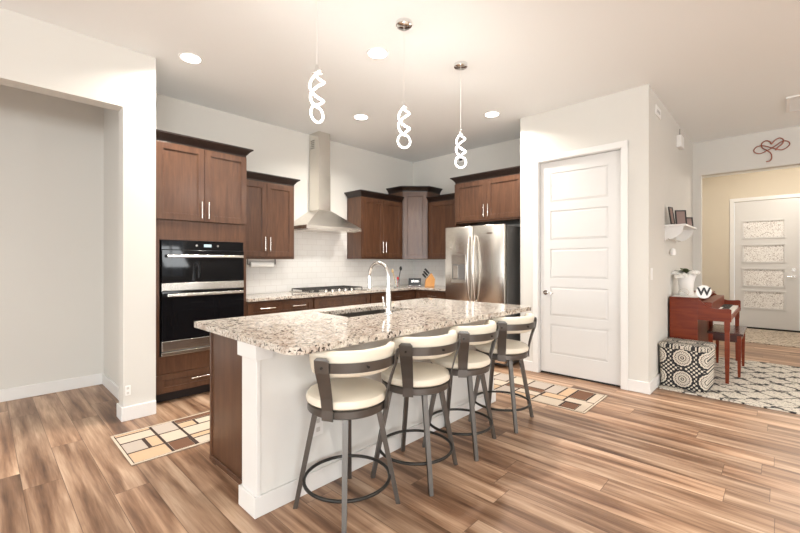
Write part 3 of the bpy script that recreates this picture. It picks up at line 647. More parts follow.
# ------------------------------------------------------------------ bar stools
def make_stool():
    root = thing('bar_stool', 'x', 'bar stool', (0, 0, 0), 'bar stools along the island')
    bm = NB(); lathe(bm, [(0.0, .535), (.203, .535), (.209, .54), (.209, .572), (.203, .576), (0, .576)], seg=48); sr = obj('seat_ring', bm, M['gun'], root, True)
    bm = NB(); lathe(bm, [(0, .576), (.196, .577), (.213, .588), (.2155, .604), (.207, .622), (.185, .632), (.12, .638), (0, .640)], seg=48); obj('seat_cushion', bm, M['leather'], root, True)
    # backrest: an arc around the +X side
    def arc(bm, a0, a1, n, section):  # section(t) -> list of (r, z)
        prev = None
        for i in range(n+1):
            t = i/n; a = math.radians(a0+(a1-a0)*t)
            rg = ring(bm, [(r*math.cos(a), r*math.sin(a), z) for r, z in section(t)])
            if prev: bridge(bm, prev, rg)
            else: bm.faces.new(rg)
            prev = rg
        bm.faces.new(prev)
    def csec(t):
        e_ = min(t, 1-t)/.10; s = math.sqrt(max(0.02, 1-(1-min(e_, 1))**2)); out = []
        zc, zh, rc, rh = .811, .065*(.55+.45*s), .226, .027*(.35+.65*s)
        for k in range(14):
            th = 2*PI*k/14; c_, s_ = math.cos(th), math.sin(th)
            z = zc+zh*math.copysign(abs(s_)**.55, s_); out.append((rc+rh*math.copysign(abs(c_)**.7, c_)+(z-zc)*.14, z))
        return out
    bm = NB(); arc(bm, -72, 72, 36, csec); bk = obj('backrest_cushion', bm, M['leather'], root, True)
    bm = NB(); arc(bm, -56, 56, 28, lambda t: [(.2565, .775), (.2625, .775), (.2665, .823), (.2605, .823)]); bd = obj('backrest_band', bm, M['gun'], root, True)
    for a in (-48, 0, 48):
        ca, sa = math.cos(math.radians(a)), math.sin(math.radians(a)); o_ = .006 if a else 0
        obj('bolt', cyl(NB(), ((.262+o_)*ca, (.262+o_)*sa, .80), ((.272+o_)*ca, (.272+o_)*sa, .80), .0065, seg=12), M['gundark'], bd, True)
    for s in (-1, 1):
        bm = NB(); prev = None
        prof = [(.2145, .53), (.2145, .58), (.224, .64), (.246, .72), (.266, .775), (.270, .80), (.274, .835), (.271, .848)]
        for r_, z in prof:
            w0 = .042
            if z > .84: w0 = .028
            a0, a1 = math.radians(48)-w0/.24*.8, math.radians(48)+w0/.24*.8
            q = [(r_*math.cos(a0), s*r_*math.sin(a0), z), (r_*math.cos(a1), s*r_*math.sin(a1), z), ((r_+.006)*math.cos(a1), s*(r_+.006)*math.sin(a1), z), ((r_+.006)*math.cos(a0), s*(r_+.006)*math.sin(a0), z)]
            rg = ring(bm, q)
            if prev: bridge(bm, prev, rg)
            else: bm.faces.new(rg)
            prev = rg
        bm.faces.new(prev); obj('back_post', bm, M['gun'], root)
    bm = NB(); lathe(bm, [(0, .515), (.135, .515), (.145, .52), (.145, .53), (0, .535)], seg=32); obj('swivel_plate', bm, M['gundark'], root, True)
    for k in range(4):
        a = PI/4+k*PI/2; p0 = Vector((.162*math.cos(a), .162*math.sin(a), .534)); p1 = Vector((.272*math.cos(a), .272*math.sin(a), 0))
        q = Matrix.Rotation(a, 3, 'Z'); bm = NB(); rgs = []
        for p, h_ in ((p0, .0145), (p1, .0115)):
            rgs.append(ring(bm, [p+q @ Vector((x*h_, y_*h_, 0)) for x, y_ in ((-1, -1), (1, -1), (1, 1), (-1, 1))]))
        bridge(bm, *rgs); bm.faces.new(rgs[0]); bm.faces.new(rgs[1]); obj('leg', bm, M['gun'], root)
    obj('foot_ring', torus(NB(), (0, 0, .155), .226, .009), M['gundark'], root, True)
    return root
SWIVEL = ('seat_ring', 'seat_cushion', 'backrest_cushion', 'backrest_band', 'back_post')
def copy_tree(o, parent=None):
    c = o.copy(); COL.objects.link(c); c.parent = parent
    for ch_ in list(o.children): copy_tree(ch_, c)
    return c
st0 = make_stool()
SL = ['cream leather swivel bar stool nearest the camera, at the near end of the island', 'cream leather swivel bar stool, second from the near end of the island', 'cream leather swivel bar stool, third from the near end of the island', 'cream leather swivel bar stool at the far end beside the pantry']
roots = [st0]+[copy_tree(st0) for _ in range(3)]
for r_, (x, y, la, ba), lb in zip(roots, [(-1.675, 1.35, 3, -17), (-1.645, 1.867, 15, -12), (-1.67, 2.38, 13, -2), (-1.67, 2.97, 8, -12)], SL):
    r_.location = (x, y, 0); r_.rotation_euler = (0, 0, math.radians(la)); r_['label'] = lb
    for c in r_.children:
        if c.name.split('.')[0] in SWIVEL: c.rotation_euler = (0, 0, math.radians(ba-la))
# ------------------------------------------------------------------ ceiling fixtures
def can_or_fill_lamp(x, y, power=25):  # serves the kitchen cans and the added fill lamps
    l = bpy.data.lights.new('can_or_fill_lamp', 'AREA'); l.shape = 'DISK'; l.size = .15; l.energy = power; l.spread = math.radians(142); l.color = (1, .95, .88)
    lo = bpy.data.objects.new('can_or_fill_lamp', l); COL.objects.link(lo); lo.location = (x, y, H-.012)
for x, y in ((2.2, 2.6), (2.2, 5.3), (1.6, -1.6), (-2.2, -2.2), (4.6, 3.5)): can_or_fill_lamp(x, y, 50)   # fill lamps added out of frame, without fixtures, standing in for great room lighting
def make_can():
    r_ = thing('recessed_light', 'x', 'ceiling light', (0, 0, H), 'recessed kitchen ceiling lights')
    bm = NB(); lathe(bm, [(.076, -.001), (.092, -.001), (.089, -.009), (.076, -.005)], (0, 0, H), 32); obj('trim_ring', bm, M['white'], r_, True)
    obj('diffuser', lathe(NB(), [(0, -.001), (.076, -.001), (.076, -.006), (0, -.008)], (0, 0, H), 32), M['lamp'], r_, True)
    return r_
cn0 = make_can()
CLB = ['recessed ceiling light above the oven tower', 'recessed ceiling light between the first two pendants', 'recessed ceiling light over the hood side of the kitchen', 'recessed ceiling light nearest the pantry corner']
for r_, (x, y), lb in zip([cn0]+[copy_tree(cn0) for _ in range(3)], CAN, CLB):
    r_.location = (x, y, H); r_['label'] = lb
    can_or_fill_lamp(x, y)
def make_pendant():
    r_ = thing('pendant_light', 'x', 'pendant light', (0, 0, H), 'twisted pendant lights over the island')
    obj('canopy', lathe(NB(), [(0, -.03), (.052, -.03), (.06, -.024), (.06, 0), (0, 0)], (0, 0, H), 32), M['chrome'], r_, True)
    obj('cord', cyl(NB(), (0, 0, H-.03), (0, 0, 2.475), .0018, seg=6), M['white'], r_)
    z0 = 2.475
    bm = NB(); lathe(bm, [(0, .0), (.008, 0), (.012, -.02), (.02, -.035), (.02, -.045), (0, -.045)], (0, 0, z0), 16)
    cyl(bm, (-.03, 0, z0-.05), (.03, 0, z0-.05), .006, seg=8)
    obj('fitting', bm, M['chrome'], r_, True)
    # one LED tube: down in a helix, round a loop at the bottom, up the opposite helix
    zt, zb = z0-.045, z0-.245; ux = Vector((math.cos(.76), math.sin(.76), 0)); uw = Vector((-ux.y, ux.x, 0)); L1 = 48
    def strand(sg):
        P = []
        for i in range(L1+1):
            t = i/L1; rr = .014+.034*math.sqrt(max(0, math.sin(PI*t)))*(.8+.25*t); a = 2*PI*t
            P.append(ux*(sg*rr*math.sin(a))+uw*(sg*rr*math.cos(a))+Vector((0, 0, zt+(zb-zt)*t+.012*sg*math.sin(PI*t))))
        return P
    A_, B_ = strand(1), strand(-1); loop = []
    for i in range(1, 30):
        t = PI/2-2*PI*i/30; loop.append(ux*(.047*math.cos(t))+uw*(.014*math.cos(PI*i/30))+Vector((0, 0, zb-.047+.05*math.sin(t))))
    pts = A_+loop+B_[::-1]
    for _ in range(2): pts = [pts[0]]+[(pts[i-1]+pts[i]*2+pts[i+1])/4 for i in range(1, len(pts)-1)]+[pts[-1]]
    obj('led_spiral', tube(NB(), pts, .0068, 10), M['led'], r_, True)
    return r_
p0 = make_pendant()
PL = ['glowing twisted pendant light nearest the camera, its canopy above the picture', 'glowing twisted pendant light in the middle of the three', 'glowing twisted pendant light farthest from the camera, in front of the refrigerator wall']
for r_, (x, y, a), lb in zip([p0, copy_tree(p0), copy_tree(p0)], [(-2.0, 1.382, 1.0), (-1.99, 2.132, .35), (-2.045, 2.926, .1)], PL):
    r_.location = (x, y, H); r_.rotation_euler = (0, 0, a-.3); r_['label'] = lb
    l = bpy.data.lights.new('pendant_lamp', 'POINT'); l.energy = 9; l.shadow_soft_size = .06; l.color = (1, .95, .88)
    lo = bpy.data.objects.new('pendant_lamp', l); COL.objects.link(lo); lo.location = (x, y, 2.28)
VT = thing('ceiling_vent', 'white square return grille on the ceiling near the foyer', 'vent', (.3, 6.18, H))
bm = NB(); 
for q in ((.05, .08, 5.9, 6.47), (.60, .63, 5.9, 6.47), (.08, .60, 5.9, 5.93), (.08, .60, 6.44, 6.47)): box(bm, *q, H-.015, H-.0005, .002)
obj('frame', bm, M['white'], VT); bm = NB()
for i in range(16): y = 5.945+i*.031; box(bm, .08, .60, y, y+.018, H-.010, H-.004)
obj('slats', bm, M['white'], VT)
# ------------------------------------------------------------------ rugs
def block_rug(name, label, x0, x1, y0, y1, cells, group=None):
    bm = NB(); box(bm, x0, x1, y0, y1, 0, .006, .002, mi=4)
    mats = [RUGC[k_] for k_ in ('cream', 'grey', 'beige', 'brown', 'dark')]; idx = {'c': 0, 'g': 1, 'b': 2, 'n': 3, 'd': 4}
    for a, b_, c_, d_, m_ in cells:
        g = .0095; a, b_, c_, d_ = max(a, x0+.012), min(b_, x1-.012), max(c_, y0+.012), min(d_, y1-.012)
        if b_-a > .03 and d_-c_ > .03: box(bm, a+g, b_-g, c_+g, d_-g, .004, .0075, .001, mi=idx[m_])
    for q in ((x0, x1, y0, y0+.015), (x0, x1, y1-.015, y1), (x0, x0+.015, y0+.015, y1-.015), (x1-.015, x1, y0+.015, y1-.015)): box(bm, *q, .003, .0078, 0, mi=0)
    o = obj(name, bm, mats); tag(o, label, 'rug'); return o
c1 = [(-3.58, -3.53, .66, .91, 'b'), (-3.53, -3.38, .66, .91, 'c'), (-3.38, -3.18, .66, .815, 'g'), (-3.38, -3.18, .82, .91, 'b'), (-3.18, -2.99, .66, .91, 'b'),
      (-3.6, -3.37, .91, 1.07, 'g'), (-3.37, -3.18, .91, 1.07, 'c'), (-3.18, -2.99, .91, 1.06, 'n'),
      (-3.6, -3.49, 1.07, 1.37, 'n'), (-3.49, -3.37, 1.07, 1.20, 'b'), (-3.49, -3.37, 1.20, 1.37, 'c'), (-3.37, -3.20, 1.07, 1.42, 'c'), (-3.20, -3.12, 1.07, 1.25, 'b'), (-3.12, -2.99, 1.07, 1.3, 'c')]
random.seed(4)
def rand_cells(xa, xb, ya, yb, horiz=True):
    out = []; y = ya
    while y < yb-.02:
        h_ = random.choice([.14, .17, .22, .26]); y2 = min(y+h_, yb)
        if yb-y2 < .08: y2 = yb
        x = xa
        while x < xb-.02:
            w_ = random.choice([.10, .14, .19, .24]); x2 = min(x+w_, xb)
            if xb-x2 < .07: x2 = xb
            out.append((x, x2, y, y2, random.choice('ccggbbn'))); x = x2
        y = y2
    return out
c1 += rand_cells(-3.59, -2.99, 1.42, 2.2)
block_rug('kitchen_rug', 'brown and cream block pattern rug beside the oven tower', -3.59, -2.985, .66, 2.2, c1)
c2 = [(-1.31, -1.21, 3.86, 4.18, 'c'), (-1.31, -1.21, 3.56, 3.86, 'c'), (-1.47, -1.31, 3.88, 4.18, 'n'), (-1.47, -1.29, 3.75, 3.88, 'c'), (-1.44, -1.21, 3.56, 3.75, 'n'), (-1.70, -1.45, 3.57, 3.75, 'g'),
      (-1.58, -1.47, 3.88, 4.18, 'b'), (-1.72, -1.58, 3.88, 4.18, 'g'), (-1.69, -1.47, 3.75, 3.88, 'b'), (-1.93, -1.70, 3.57, 3.70, 'b'), (-1.93, -1.70, 3.70, 3.82, 'c'), (-1.93, -1.70, 3.82, 3.93, 'n'), (-1.93, -1.72, 3.93, 4.18, 'g'),
      (-2.10, -1.93, 3.57, 3.80, 'g'), (-2.10, -1.93, 3.80, 3.92, 'n'), (-2.15, -1.93, 3.92, 4.18, 'c'), (-2.28, -2.10, 3.57, 3.75, 'b'), (-2.28, -2.10, 3.75, 3.92, 'c'), (-2.35, -2.15, 3.92, 4.18, 'g')]
c2 += rand_cells(-2.7, -2.35, 3.56, 4.18)
c2[5] = (-1.70, -1.44, 3.57, 3.75, 'c'); c2[4] = (-1.44, -1.30, 3.57, 3.74, 'n')
block_rug('kitchen_rug', 'brown and cream block pattern rug in front of the pantry door', -2.72, -1.21, 3.56, 4.18, c2)
o = obj('area_rug', box(NB(), -.915, 1.6, 4.80, 6.93, 0, .012, .004), M['bigrug'], origin=(.3, 5.8, 0)); tag(o, 'large black and cream patterned rug under the piano and pouf', 'rug'); o.rotation_euler = (0, 0, 0.0)
o = obj('runner_rug', box(NB(), -.72, 1.1, 8.55, 10.28, 0, .010, .004), M['runner'], origin=(.2, 9.4, 0)); tag(o, 'tan patterned entry mat in front of the front door', 'rug')
# ------------------------------------------------------------------ piano, bench, pouf
RZ0 = .0125
PN_ = thing('upright_piano', 'red mahogany spinet piano standing against the wall', 'piano', (-.7, 6.1, RZ0))
py0, py1 = 5.43, 6.83; px0, pxb, pxf = -.915, -.655, -.37
bm = NB(); box(bm, px0, pxb, py0, py0+.03, RZ0, .885, .003); box(bm, px0, pxb, py1-.03, py1, RZ0, .885, .003); box(bm, px0, px0+.02, py0+.03, py1-.03, RZ0, .885); box(bm, pxb-.06, pxb-.04, py0+.03, py1-.03, .10, .885); box(bm, px0, pxb-.01, py0+.03, py1-.03, RZ0, .10)
obj('case', bm, M['mahogd'] if False else M['mahog'], PN_)
obj('lid', box(NB(), px0, pxb+.02, py0-.012, py1+.012, .885, .905, .005), M['mahog'], PN_)
for yy in (py0, py1-.03):   # curved cheeks
    prof = [(pxb, .72), (pxf, .675), (pxf, .80), (pxf-.03, .812), (pxf-.09, .803), (-.52, .808), (-.58, .832), (-.62, .862), (pxb, .885)]
    prof = [(pxb, .665), (pxf, .665), (pxf, .795), (pxf-.02, .805), (pxf-.07, .798), (-.50, .796), (-.56, .812), (-.60, .845), (-.63, .878), (pxb, .885)]
    bm = NB(); A = ring(bm, [(x, yy, z) for x, z in prof]); B = ring(bm, [(x, yy+.03, z) for x, z in prof]); bridge(bm, A, B); bm.faces.new(A); bm.faces.new(B); obj('cheek', bm, M['mahog'], PN_)
obj('key_bed', box(NB(), pxb-.02, pxf-.005, py0+.03, py1-.03, .672, .715, .003), M['mahog'], PN_)
bm = NB(); n = 52; kw = (py1-py0-.16)/n
for i in range(n): y = py0+.08+i*kw; box(bm, -.53, pxf-.02, y+.0006, y+kw-.0006, .7155, .738, .001)
obj('white_keys', bm, M['ivory'], PN_)
bm = NB()
for i in range(n-1):
    if i % 7 in (0, 1, 3, 4, 5): y = py0+.08+(i+1)*kw; box(bm, -.53, -.44, y-.005, y+.005, .7385, .748, .001)
obj('black_keys', bm, M['black'], PN_)
obj('fallboard', box(NB(), -.64, -.535, py0+.03, py1-.03, .7155, .86, .004), M['mahog'], PN_)
sm = obj('music_sheet', box(NB(), -.525, -.50, 6.0, 6.25, .74, .75), M['paper'], PN_)
for yy in (py0+.025, py1-.025):
    bm = NB(); rg = []
    for z, h_ in ((.665, .024), (.58, .024), (.56, .020), (.35, .021), (RZ0, .015)): rg.append(ring(bm, [(pxf-.035+sx*h_, yy+sy*h_, z) for sx, sy in ((-1, -1), (1, -1), (1, 1), (-1, 1))]))
    for a, b_ in zip(rg, rg[1:]): bridge(bm, a, b_)
    bm.faces.new(rg[0]); bm.faces.new(rg[-1]); obj('leg', bm, M['mahog'], PN_)
BN = thing('piano_bench', 'dark mahogany piano bench with tapered legs', 'bench', (-.5, 6.1, RZ0))
bx0, bx1, by0, by1 = -.60, -.31, 5.82, 6.52
obj('bench_seat', box(NB(), bx0-.015, bx1+.015, by0-.015, by1+.015, .475, .50, .004), M['mahogd'], BN)
obj('apron', box(NB(), bx0+.01, bx1-.01, by0+.01, by1-.01, .40, .475), M['mahogd'], BN)
for xx in (bx0+.02, bx1-.02):
    for yy in (by0+.02, by1-.02):
        bm = NB(); rg = [ring(bm, [(xx+sx*h_, yy+sy*h_, z) for sx, sy in ((-1, -1), (1, -1), (1, 1), (-1, 1))]) for z, h_ in ((.474, .02), (RZ0, .012))]
        bridge(bm, *rg); bm.faces.new(rg[0]); bm.faces.new(rg[1]); obj('leg', bm, M['mahog'], BN)
PF = thing('pouf_ottoman', 'square black and cream medallion pouf beside the piano', 'ottoman', (-.705, 5.09, RZ0))
bm = NB(); prev = None; N_ = 9
for z, h_, r_ in ((RZ0, .188, .02), (.02, .195, .03), (.10, .198, .04), (.25, .203, .04), (.38, .208, .04), (.415, .205, .04), (.43, .195, .04)):
    rg = ring(bm, [(-.705+x, 5.09+y, z) for x, y in rounded(-h_, h_, -h_, h_, r_, 5)])
    if prev: bridge(bm, prev, rg)
    else: bm.faces.new(rg)
    prev = rg
bm.faces.new(prev); pb = obj('base', bm, M['pouf'], PF, True)
bm = NB(); prev = None
for z, h_ in ((.415, .205), (.418, .214), (.435, .218), (.450, .214), (.460, .20)):
    rg = ring(bm, [(-.705+x, 5.09+y, z) for x, y in rounded(-h_, h_, -h_, h_, .045, 5)])
    if prev: bridge(bm, prev, rg)
    else: bm.faces.new(rg)
    prev = rg
bm.faces.new(prev); obj('lid_cushion', bm, medallion('pouf_top_fabric', .215, (0, 1), (.5, .4), light=(.58, .53, .45)), PF, True, label='greyish top cushion')
PF.rotation_euler = (0, 0, math.radians(-3))
# ------------------------------------------------------------------ things on the piano
ZP = .9055
DO = thing('table_runner', 'thin white cloth lying along the top of the piano', 'cloth', (-.79, 5.8, ZP))
obj('cloth', box(NB(), -.90, -.66, 5.47, 6.3, ZP, ZP+.004, .0015), M['paper'], DO)
VS = thing('flower_vase', 'white vase of white flowers with dark green leaves on the piano', 'vase', (-.80, 5.72, ZP+.004)); vz = ZP+.0045; vx, vy = -.80, 5.72
bm = NB(); lathe(bm, [(.05, 0), (.055, .01), (.05, .05), (.055, .11), (.066, .16), (.072, .175), (.066, .175), (.048, .10), (0, .05)], (vx, vy, vz), 28); obj('vase_body', bm, M['white'], VS, True)
random.seed(7)
for i in range(9):
    a = i*2.4; rr = .03+.06*((i*37) % 10)/10; fx_, fy_, fz_ = vx+rr*math.cos(a), vy+rr*math.sin(a), vz+.175+.025*math.sin(i*1.7)
    bm = NB()
    for k_ in range(7):
        b2 = a+k_*2*PI/6; o3 = (.018*math.cos(b2), .018*math.sin(b2), .004*(k_ % 2)) if k_ < 6 else (0, 0, .008)
        bmesh.ops.create_icosphere(bm, subdivisions=1, radius=.017, matrix=Matrix.Translation((fx_+o3[0], fy_+o3[1], fz_+o3[2])))
    obj('flower', bm, M['petal'], VS, True)
for i in range(7):
    a = i*.9+.3; bm = NB(); L_ = .10; base_ = Vector((vx, vy, vz+.20)); dr_ = Vector((math.cos(a), math.sin(a), .35+.12*(i % 3))).normalized(); sd = Vector((-math.sin(a), math.cos(a), 0))
    L_ = .09+.02*(i % 3)
    p = [base_+dr_*L_*t+Vector((0, 0, -.03*t*t)) for t in (0, .3, .6, 1)]; ww = [.004, .020, .017, .002]
    l_ = ring(bm, [q+sd*w_ for q, w_ in zip(p, ww)]); m_ = ring(bm, [q+Vector((0, 0, -.004)) for q in p]); rr_ = ring(bm, [q-sd*w_ for q, w_ in zip(p, ww)])
    for j in range(3): bm.faces.new((l_[j], l_[j+1], m_[j+1], m_[j])); bm.faces.new((m_[j], m_[j+1], rr_[j+1], rr_[j]))
    obj('leaf', bm, M['leaf'], VS, True)
VS.scale = (1.4, 1.4, 1.35)
obj('stems', tube(NB(), [(vx, vy, vz+.075), (vx+.005, vy, vz+.15), (vx, vy, vz+.22)], .008, 8), M['leaf'], VS, True)
WR = thing('wire_ornament', 'thin looped wire ornament on the piano in front of the vase', 'ornament', (-.80, 5.56, ZP+.004))
bm = NB(); pts = [(-.89+.26*t, 5.56+.02*math.sin(9*t), ZP+.0065+.055*abs(math.sin(5.5*t))*(1-.4*t)) for t in [i/30 for i in range(31)]]
tube(bm, pts, .002, 6); pts = [(-.80+.05*math.cos(t), 5.56+.02*math.sin(t), ZP+.0065+.04*(1+math.sin(t))) for t in [2*PI*i/20 for i in range(20)]]; tube(bm, pts, .002, 6, True); obj('wire', bm, M['nickel'], WR, True)
# round monogram plaque
MP = thing('monogram_plaque', 'round white plaque with black letter W on the piano lid corner', 'sign', (-.615, 5.475, .9055))
mc = Vector((-.605, 5.40, .925)); fwd = Vector((.45, -.89, 0)).normalized()
def text_mesh(txt, size, ext, mat, name, parent, Mx, shear=0.0):
    cu = bpy.data.curves.new(name, 'FONT'); cu.body = txt; cu.size = size; cu.extrude = ext; cu.align_x = 'CENTER'; cu.align_y = 'CENTER'; cu.shear = shear; cu.offset = size*.035
    t_ = bpy.data.objects.new(name, cu); COL.objects.link(t_); bpy.context.view_layer.update()
    me = bpy.data.meshes.new_from_object(t_.evaluated_get(bpy.context.evaluated_depsgraph_get())); bpy.data.objects.remove(t_)
    bm = NB(); bm.from_mesh(me); bpy.data.meshes.remove(me); bmesh.ops.transform(bm, matrix=Mx, verts=bm.verts)
    return obj(name, bm, mat, parent)
mc = Vector((-.60, 5.425, .975)); 
rot = fwd.to_track_quat('Z', 'Y').to_matrix().to_4x4()
bm = NB(); cyl(bm, mc, mc-fwd*.008, .072, seg=40); obj('disc', bm, M['white'], MP, True)
text_mesh('W', .115, .0015, M['black'], 'letter', MP, Matrix.Translation(mc+fwd*.002) @ rot)
obj('stand', box(NB(), -.635, -.575, 5.445, 5.475, .9055, .9155, .002), M['black'], MP)
# ------------------------------------------------------------------ wall shelf with photo frames
SH = thing('wall_shelf', 'small white bracket shelf with rod mounted on the pantry side wall', 'shelf', (-.935, 5.6, 1.70))
wx = -.9345
obj('shelf_board', box(NB(), wx, -.735, 5.24, 6.02, 1.695, 1.715, .004), M['trim'], SH)
for yy in (5.28, 5.95):
    prof = [(wx, 1.695), (-.755, 1.695), (-.765, 1.68)]+[(-.765-.155*(1-math.cos(t)), 1.68-.13*math.sin(t)) for t in [PI/2*i/8 for i in range(1, 9)]]+[(wx, 1.53)]
    bm = NB(); A = ring(bm, [(x, yy, z) for x, z in prof]); B = ring(bm, [(x, yy+.025, z) for x, z in prof]); bridge(bm, A, B); bm.faces.new(A); bm.faces.new(B); obj('bracket', bm, M['trim'], SH)
obj('rod', cyl(NB(), (-.895, 5.25, 1.555), (-.895, 6.0, 1.555), .008, seg=10), M['nickel'], SH, True)
obj('back_rail', box(NB(), wx, wx+.012, 5.305, 5.95, 1.62, 1.695, .002), M['trim'], SH)
def pframe(label, x, y, w_, h_, rz, t=.012, fm=None):
    r_ = thing('photo_frame', label, 'photo frame', (x, y, 1.7155), 'photo frames on the wall shelf'); r_.rotation_euler = (math.radians(-8), 0, rz)
    o_ = Vector((x, y, 1.7155)); bm = NB()
    for q in ((-w_/2, -w_/2+.014, 0, h_), (w_/2-.014, w_/2, 0, h_), (-w_/2+.014, w_/2-.014, 0, .014), (-w_/2+.014, w_/2-.014, h_-.014, h_)): box(bm, o_.x+q[0], o_.x+q[1], o_.y-t/2, o_.y+t/2, o_.z+q[2], o_.z+q[3], .002)
    obj('frame', bm, fm or M['black'], r_); obj('photo', box(NB(), o_.x-w_/2+.013, o_.x+w_/2-.013, o_.y-.001, o_.y+.003, o_.z+.013, o_.z+h_-.013), M['photo'], r_)
pframe('tall black photo frame at the near end of the wall shelf', -.86, 5.30, .09, .20, math.radians(75))
pframe('dark photo frame, second from the near end of the shelf', -.80, 5.42, .12, .17, math.radians(40))
pframe('tiny pale photo frame in the middle of the shelf', -.84, 5.62, .07, .09, math.radians(40), fm=M['nickel'])
pframe('small brown landscape photo frame at the far end of shelf', -.80, 5.80, .14, .12, math.radians(40))
o = obj('wall_chime', lathe(NB(), [(0, 0), (.028, .01), (.032, .04), (.024, .08), (0, .09)], (wx+.033, 5.55, 1.37), 16), M['white'], smooth=True, origin=(wx+.03, 5.55, 1.37)); tag(o, 'small white rounded fixture on the wall below the shelf', 'wall fixture')
# ------------------------------------------------------------------ small wall devices
def plate(name, label, cat, q, parts=()):
    r_ = thing(name, label, cat, (q[0], q[2], q[4])); obj('plate', box(NB(), *q, .002), M['white'], r_)
    for nm, qq, mm in parts: obj(nm, box(NB(), *qq, .0005), M[mm], r_)
plate('light_switch', 'white light switch plate beside the pantry corner', 'switch', (wx, wx+.006, 4.60, 4.675, 1.12, 1.24), [('rocker', (wx+.006, wx+.009, 4.622, 4.653, 1.15, 1.21), 'white')])
plate('wall_outlet', 'white outlet low on the left wall pier', 'outlet', (-3.8795, -3.874, .812, .85, .205, .285), [('socket', (-3.874, -3.8732, .822, .840, .215, .235), 'sock'), ('socket', (-3.874, -3.8732, .822, .840, .255, .275), 'sock')])
plate('wall_vent', 'small white rectangular vent high on the pantry side wall', 'vent', (wx, wx+.01, 4.80, 5.04, 2.83, 2.93), [('slot', (wx+.01, wx+.011, 4.85+.03*0, 4.99, 2.865+.016*i, 2.872+.016*i), 'steel_dark') for i in range(2)])
plate('motion_sensor', 'white box sensor with short antenna on the pantry side wall', 'sensor', (wx, wx+.05, 5.98, 6.18, 2.735, 2.88), [('antenna', (wx+.02, wx+.027, 6.05, 6.057, 2.88, 2.97), 'steel_dark')])
plate('wall_sensor', 'small white box with dark vent high on the refrigerator wall', 'sensor', (-3.75, -3.60, YW-.03, YW-.0005, 2.87, 2.96), [('vent', (-3.68, -3.62, YW-.031, YW-.03, 2.90, 2.93), 'black')])
# infinity heart wall art
bm = NB(); hp = []
import itertools
def S(pts, r=.006):
    # catmull-rom through the points
    P = [Vector((p[0], 7.235, p[1])) for p in pts]; P = [P[0]]+P+[P[-1]]; out = []
    for i in range(1, len(P)-2):
        for k_ in range(8):
            t = k_/8; a, b_, c_, d_ = P[i-1:i+3]; out.append(.5*((2*b_)+(-a+c_)*t+(2*a-5*b_+4*c_-d_)*t*t+(-a+3*b_-3*c_+d_)*t**3))
    out.append(P[-2]); tube(bm, out, r, 8)
ha = [(0.03, 0.085), (.10, .055), (.155, .075), (.185, .115), (.165, .155), (.11, .165), (.03, .115), (-.04, .075), (-.12, .045), (-.175, .065), (-.19, .105), (-.15, .145), (-.08, .14), (-.01, .105), (.06, .07)]
S([(-.08+x*.93, 2.715+z) for x, z in ha])
hb = [(-.06, -.075), (-.02, -.07), (.0, -.03), (-.01, .03), (-.05, .075), (-.10, .12), (-.105, .175), (-.06, .205), (-.02, .185), (.0, .15), (.03, .19), (.08, .215), (.12, .185), (.11, .135), (.06, .09), (.04, .06)]
S([(-.08+x*.93, 2.715+z) for x, z in hb], .0065)
o = obj('heart_wall_art', bm, M['copper'], smooth=True, origin=(-.08, 7.24, 2.75)); tag(o, 'red metal infinity heart above the foyer opening', 'wall art')
# ------------------------------------------------------------------ counter items
UJ = thing('utensil_jar', 'glass jar of kitchen utensils on the corner counter', 'jar', (-4.05, 4.35, CT)); jx, jy = -4.22, 4.36
UJ.location = (jx, jy, CT); ORG[UJ.name] = Vector((jx, jy, CT))
bm = NB(); lathe(bm, [(.042, 0), (.045, .005), (.045, .13), (.041, .13), (.041, .01), (0, .01)], (jx, jy, CT+.0005), 24); obj('jar', bm, M['glass'], UJ, True)
def utensil(nm, label, top, mat, headr, base=None):
    r_ = thing(nm, label, 'utensil', (jx, jy, CT+.012), 'utensils in the glass jar'); b0 = Vector(base or (jx, jy, CT+.013)); t = Vector(top); bm = NB(); cyl(bm, b0, t, .006, seg=10); obj('handle', bm, mat, r_, True)
    bm = NB(); bmesh.ops.create_uvsphere(bm, u_segments=14, v_segments=8, radius=1, matrix=Matrix.Translation(t) @ Matrix.Diagonal((headr, headr*.4, headr*1.3, 1))); return obj('head', bm, mat, r_, True)
utensil('wooden_spoon', 'pale wooden spoon leaning left in the glass jar', (jx-.06, jy-.03, CT+.25), M['beigewood'], .024)
utensil('ladle', 'black ladle standing tallest in the glass jar', (jx+.045, jy+.04, CT+.29), M['black'], .026, (jx+.015, jy, CT+.013))
utensil('spatula', 'red silicone spatula in front of the glass jar', (jx+.03, jy-.01, CT+.14), M['red'], .02, (jx+.025, jy-.008, CT+.013))
CS = thing('counter_sign', 'small black lettered sign on the corner counter', 'sign', (-4.2, 4.8, CT)); c0 = Vector((-4.195, 4.745, CT)); FS = Fr((c0.x, c0.y), (s2, s2), (s2, -s2))
obj('board', FS.box(NB(), -.10, .10, 0, .015, CT+.022, CT+.132, .002), M['black'], CS); obj('base', FS.box(NB(), -.10, .10, -.03, .03, CT+.0005, CT+.012, .002), M['mahogd'], CS)
obj('posts', FS.box(FS.box(NB(), -.08, -.07, .002, .012, CT+.012, CT+.022), .07, .08, .002, .012, CT+.012, CT+.022), M['nickel'], CS)
Mx = Matrix.Translation(FS.p(0, .0155, CT+.08)) @ Matrix.Rotation(math.radians(45), 4, 'Z') @ Matrix.Rotation(PI/2, 4, 'X')
text_mesh('HOME', .038, .0008, M['nickel'], 'lettering', CS, Mx)
KB = thing('knife_block', 'orange wood knife block with black handled knives on the counter', 'knife block', (-4.0, 4.95, CT)); kx, ky = -4.0, 4.87
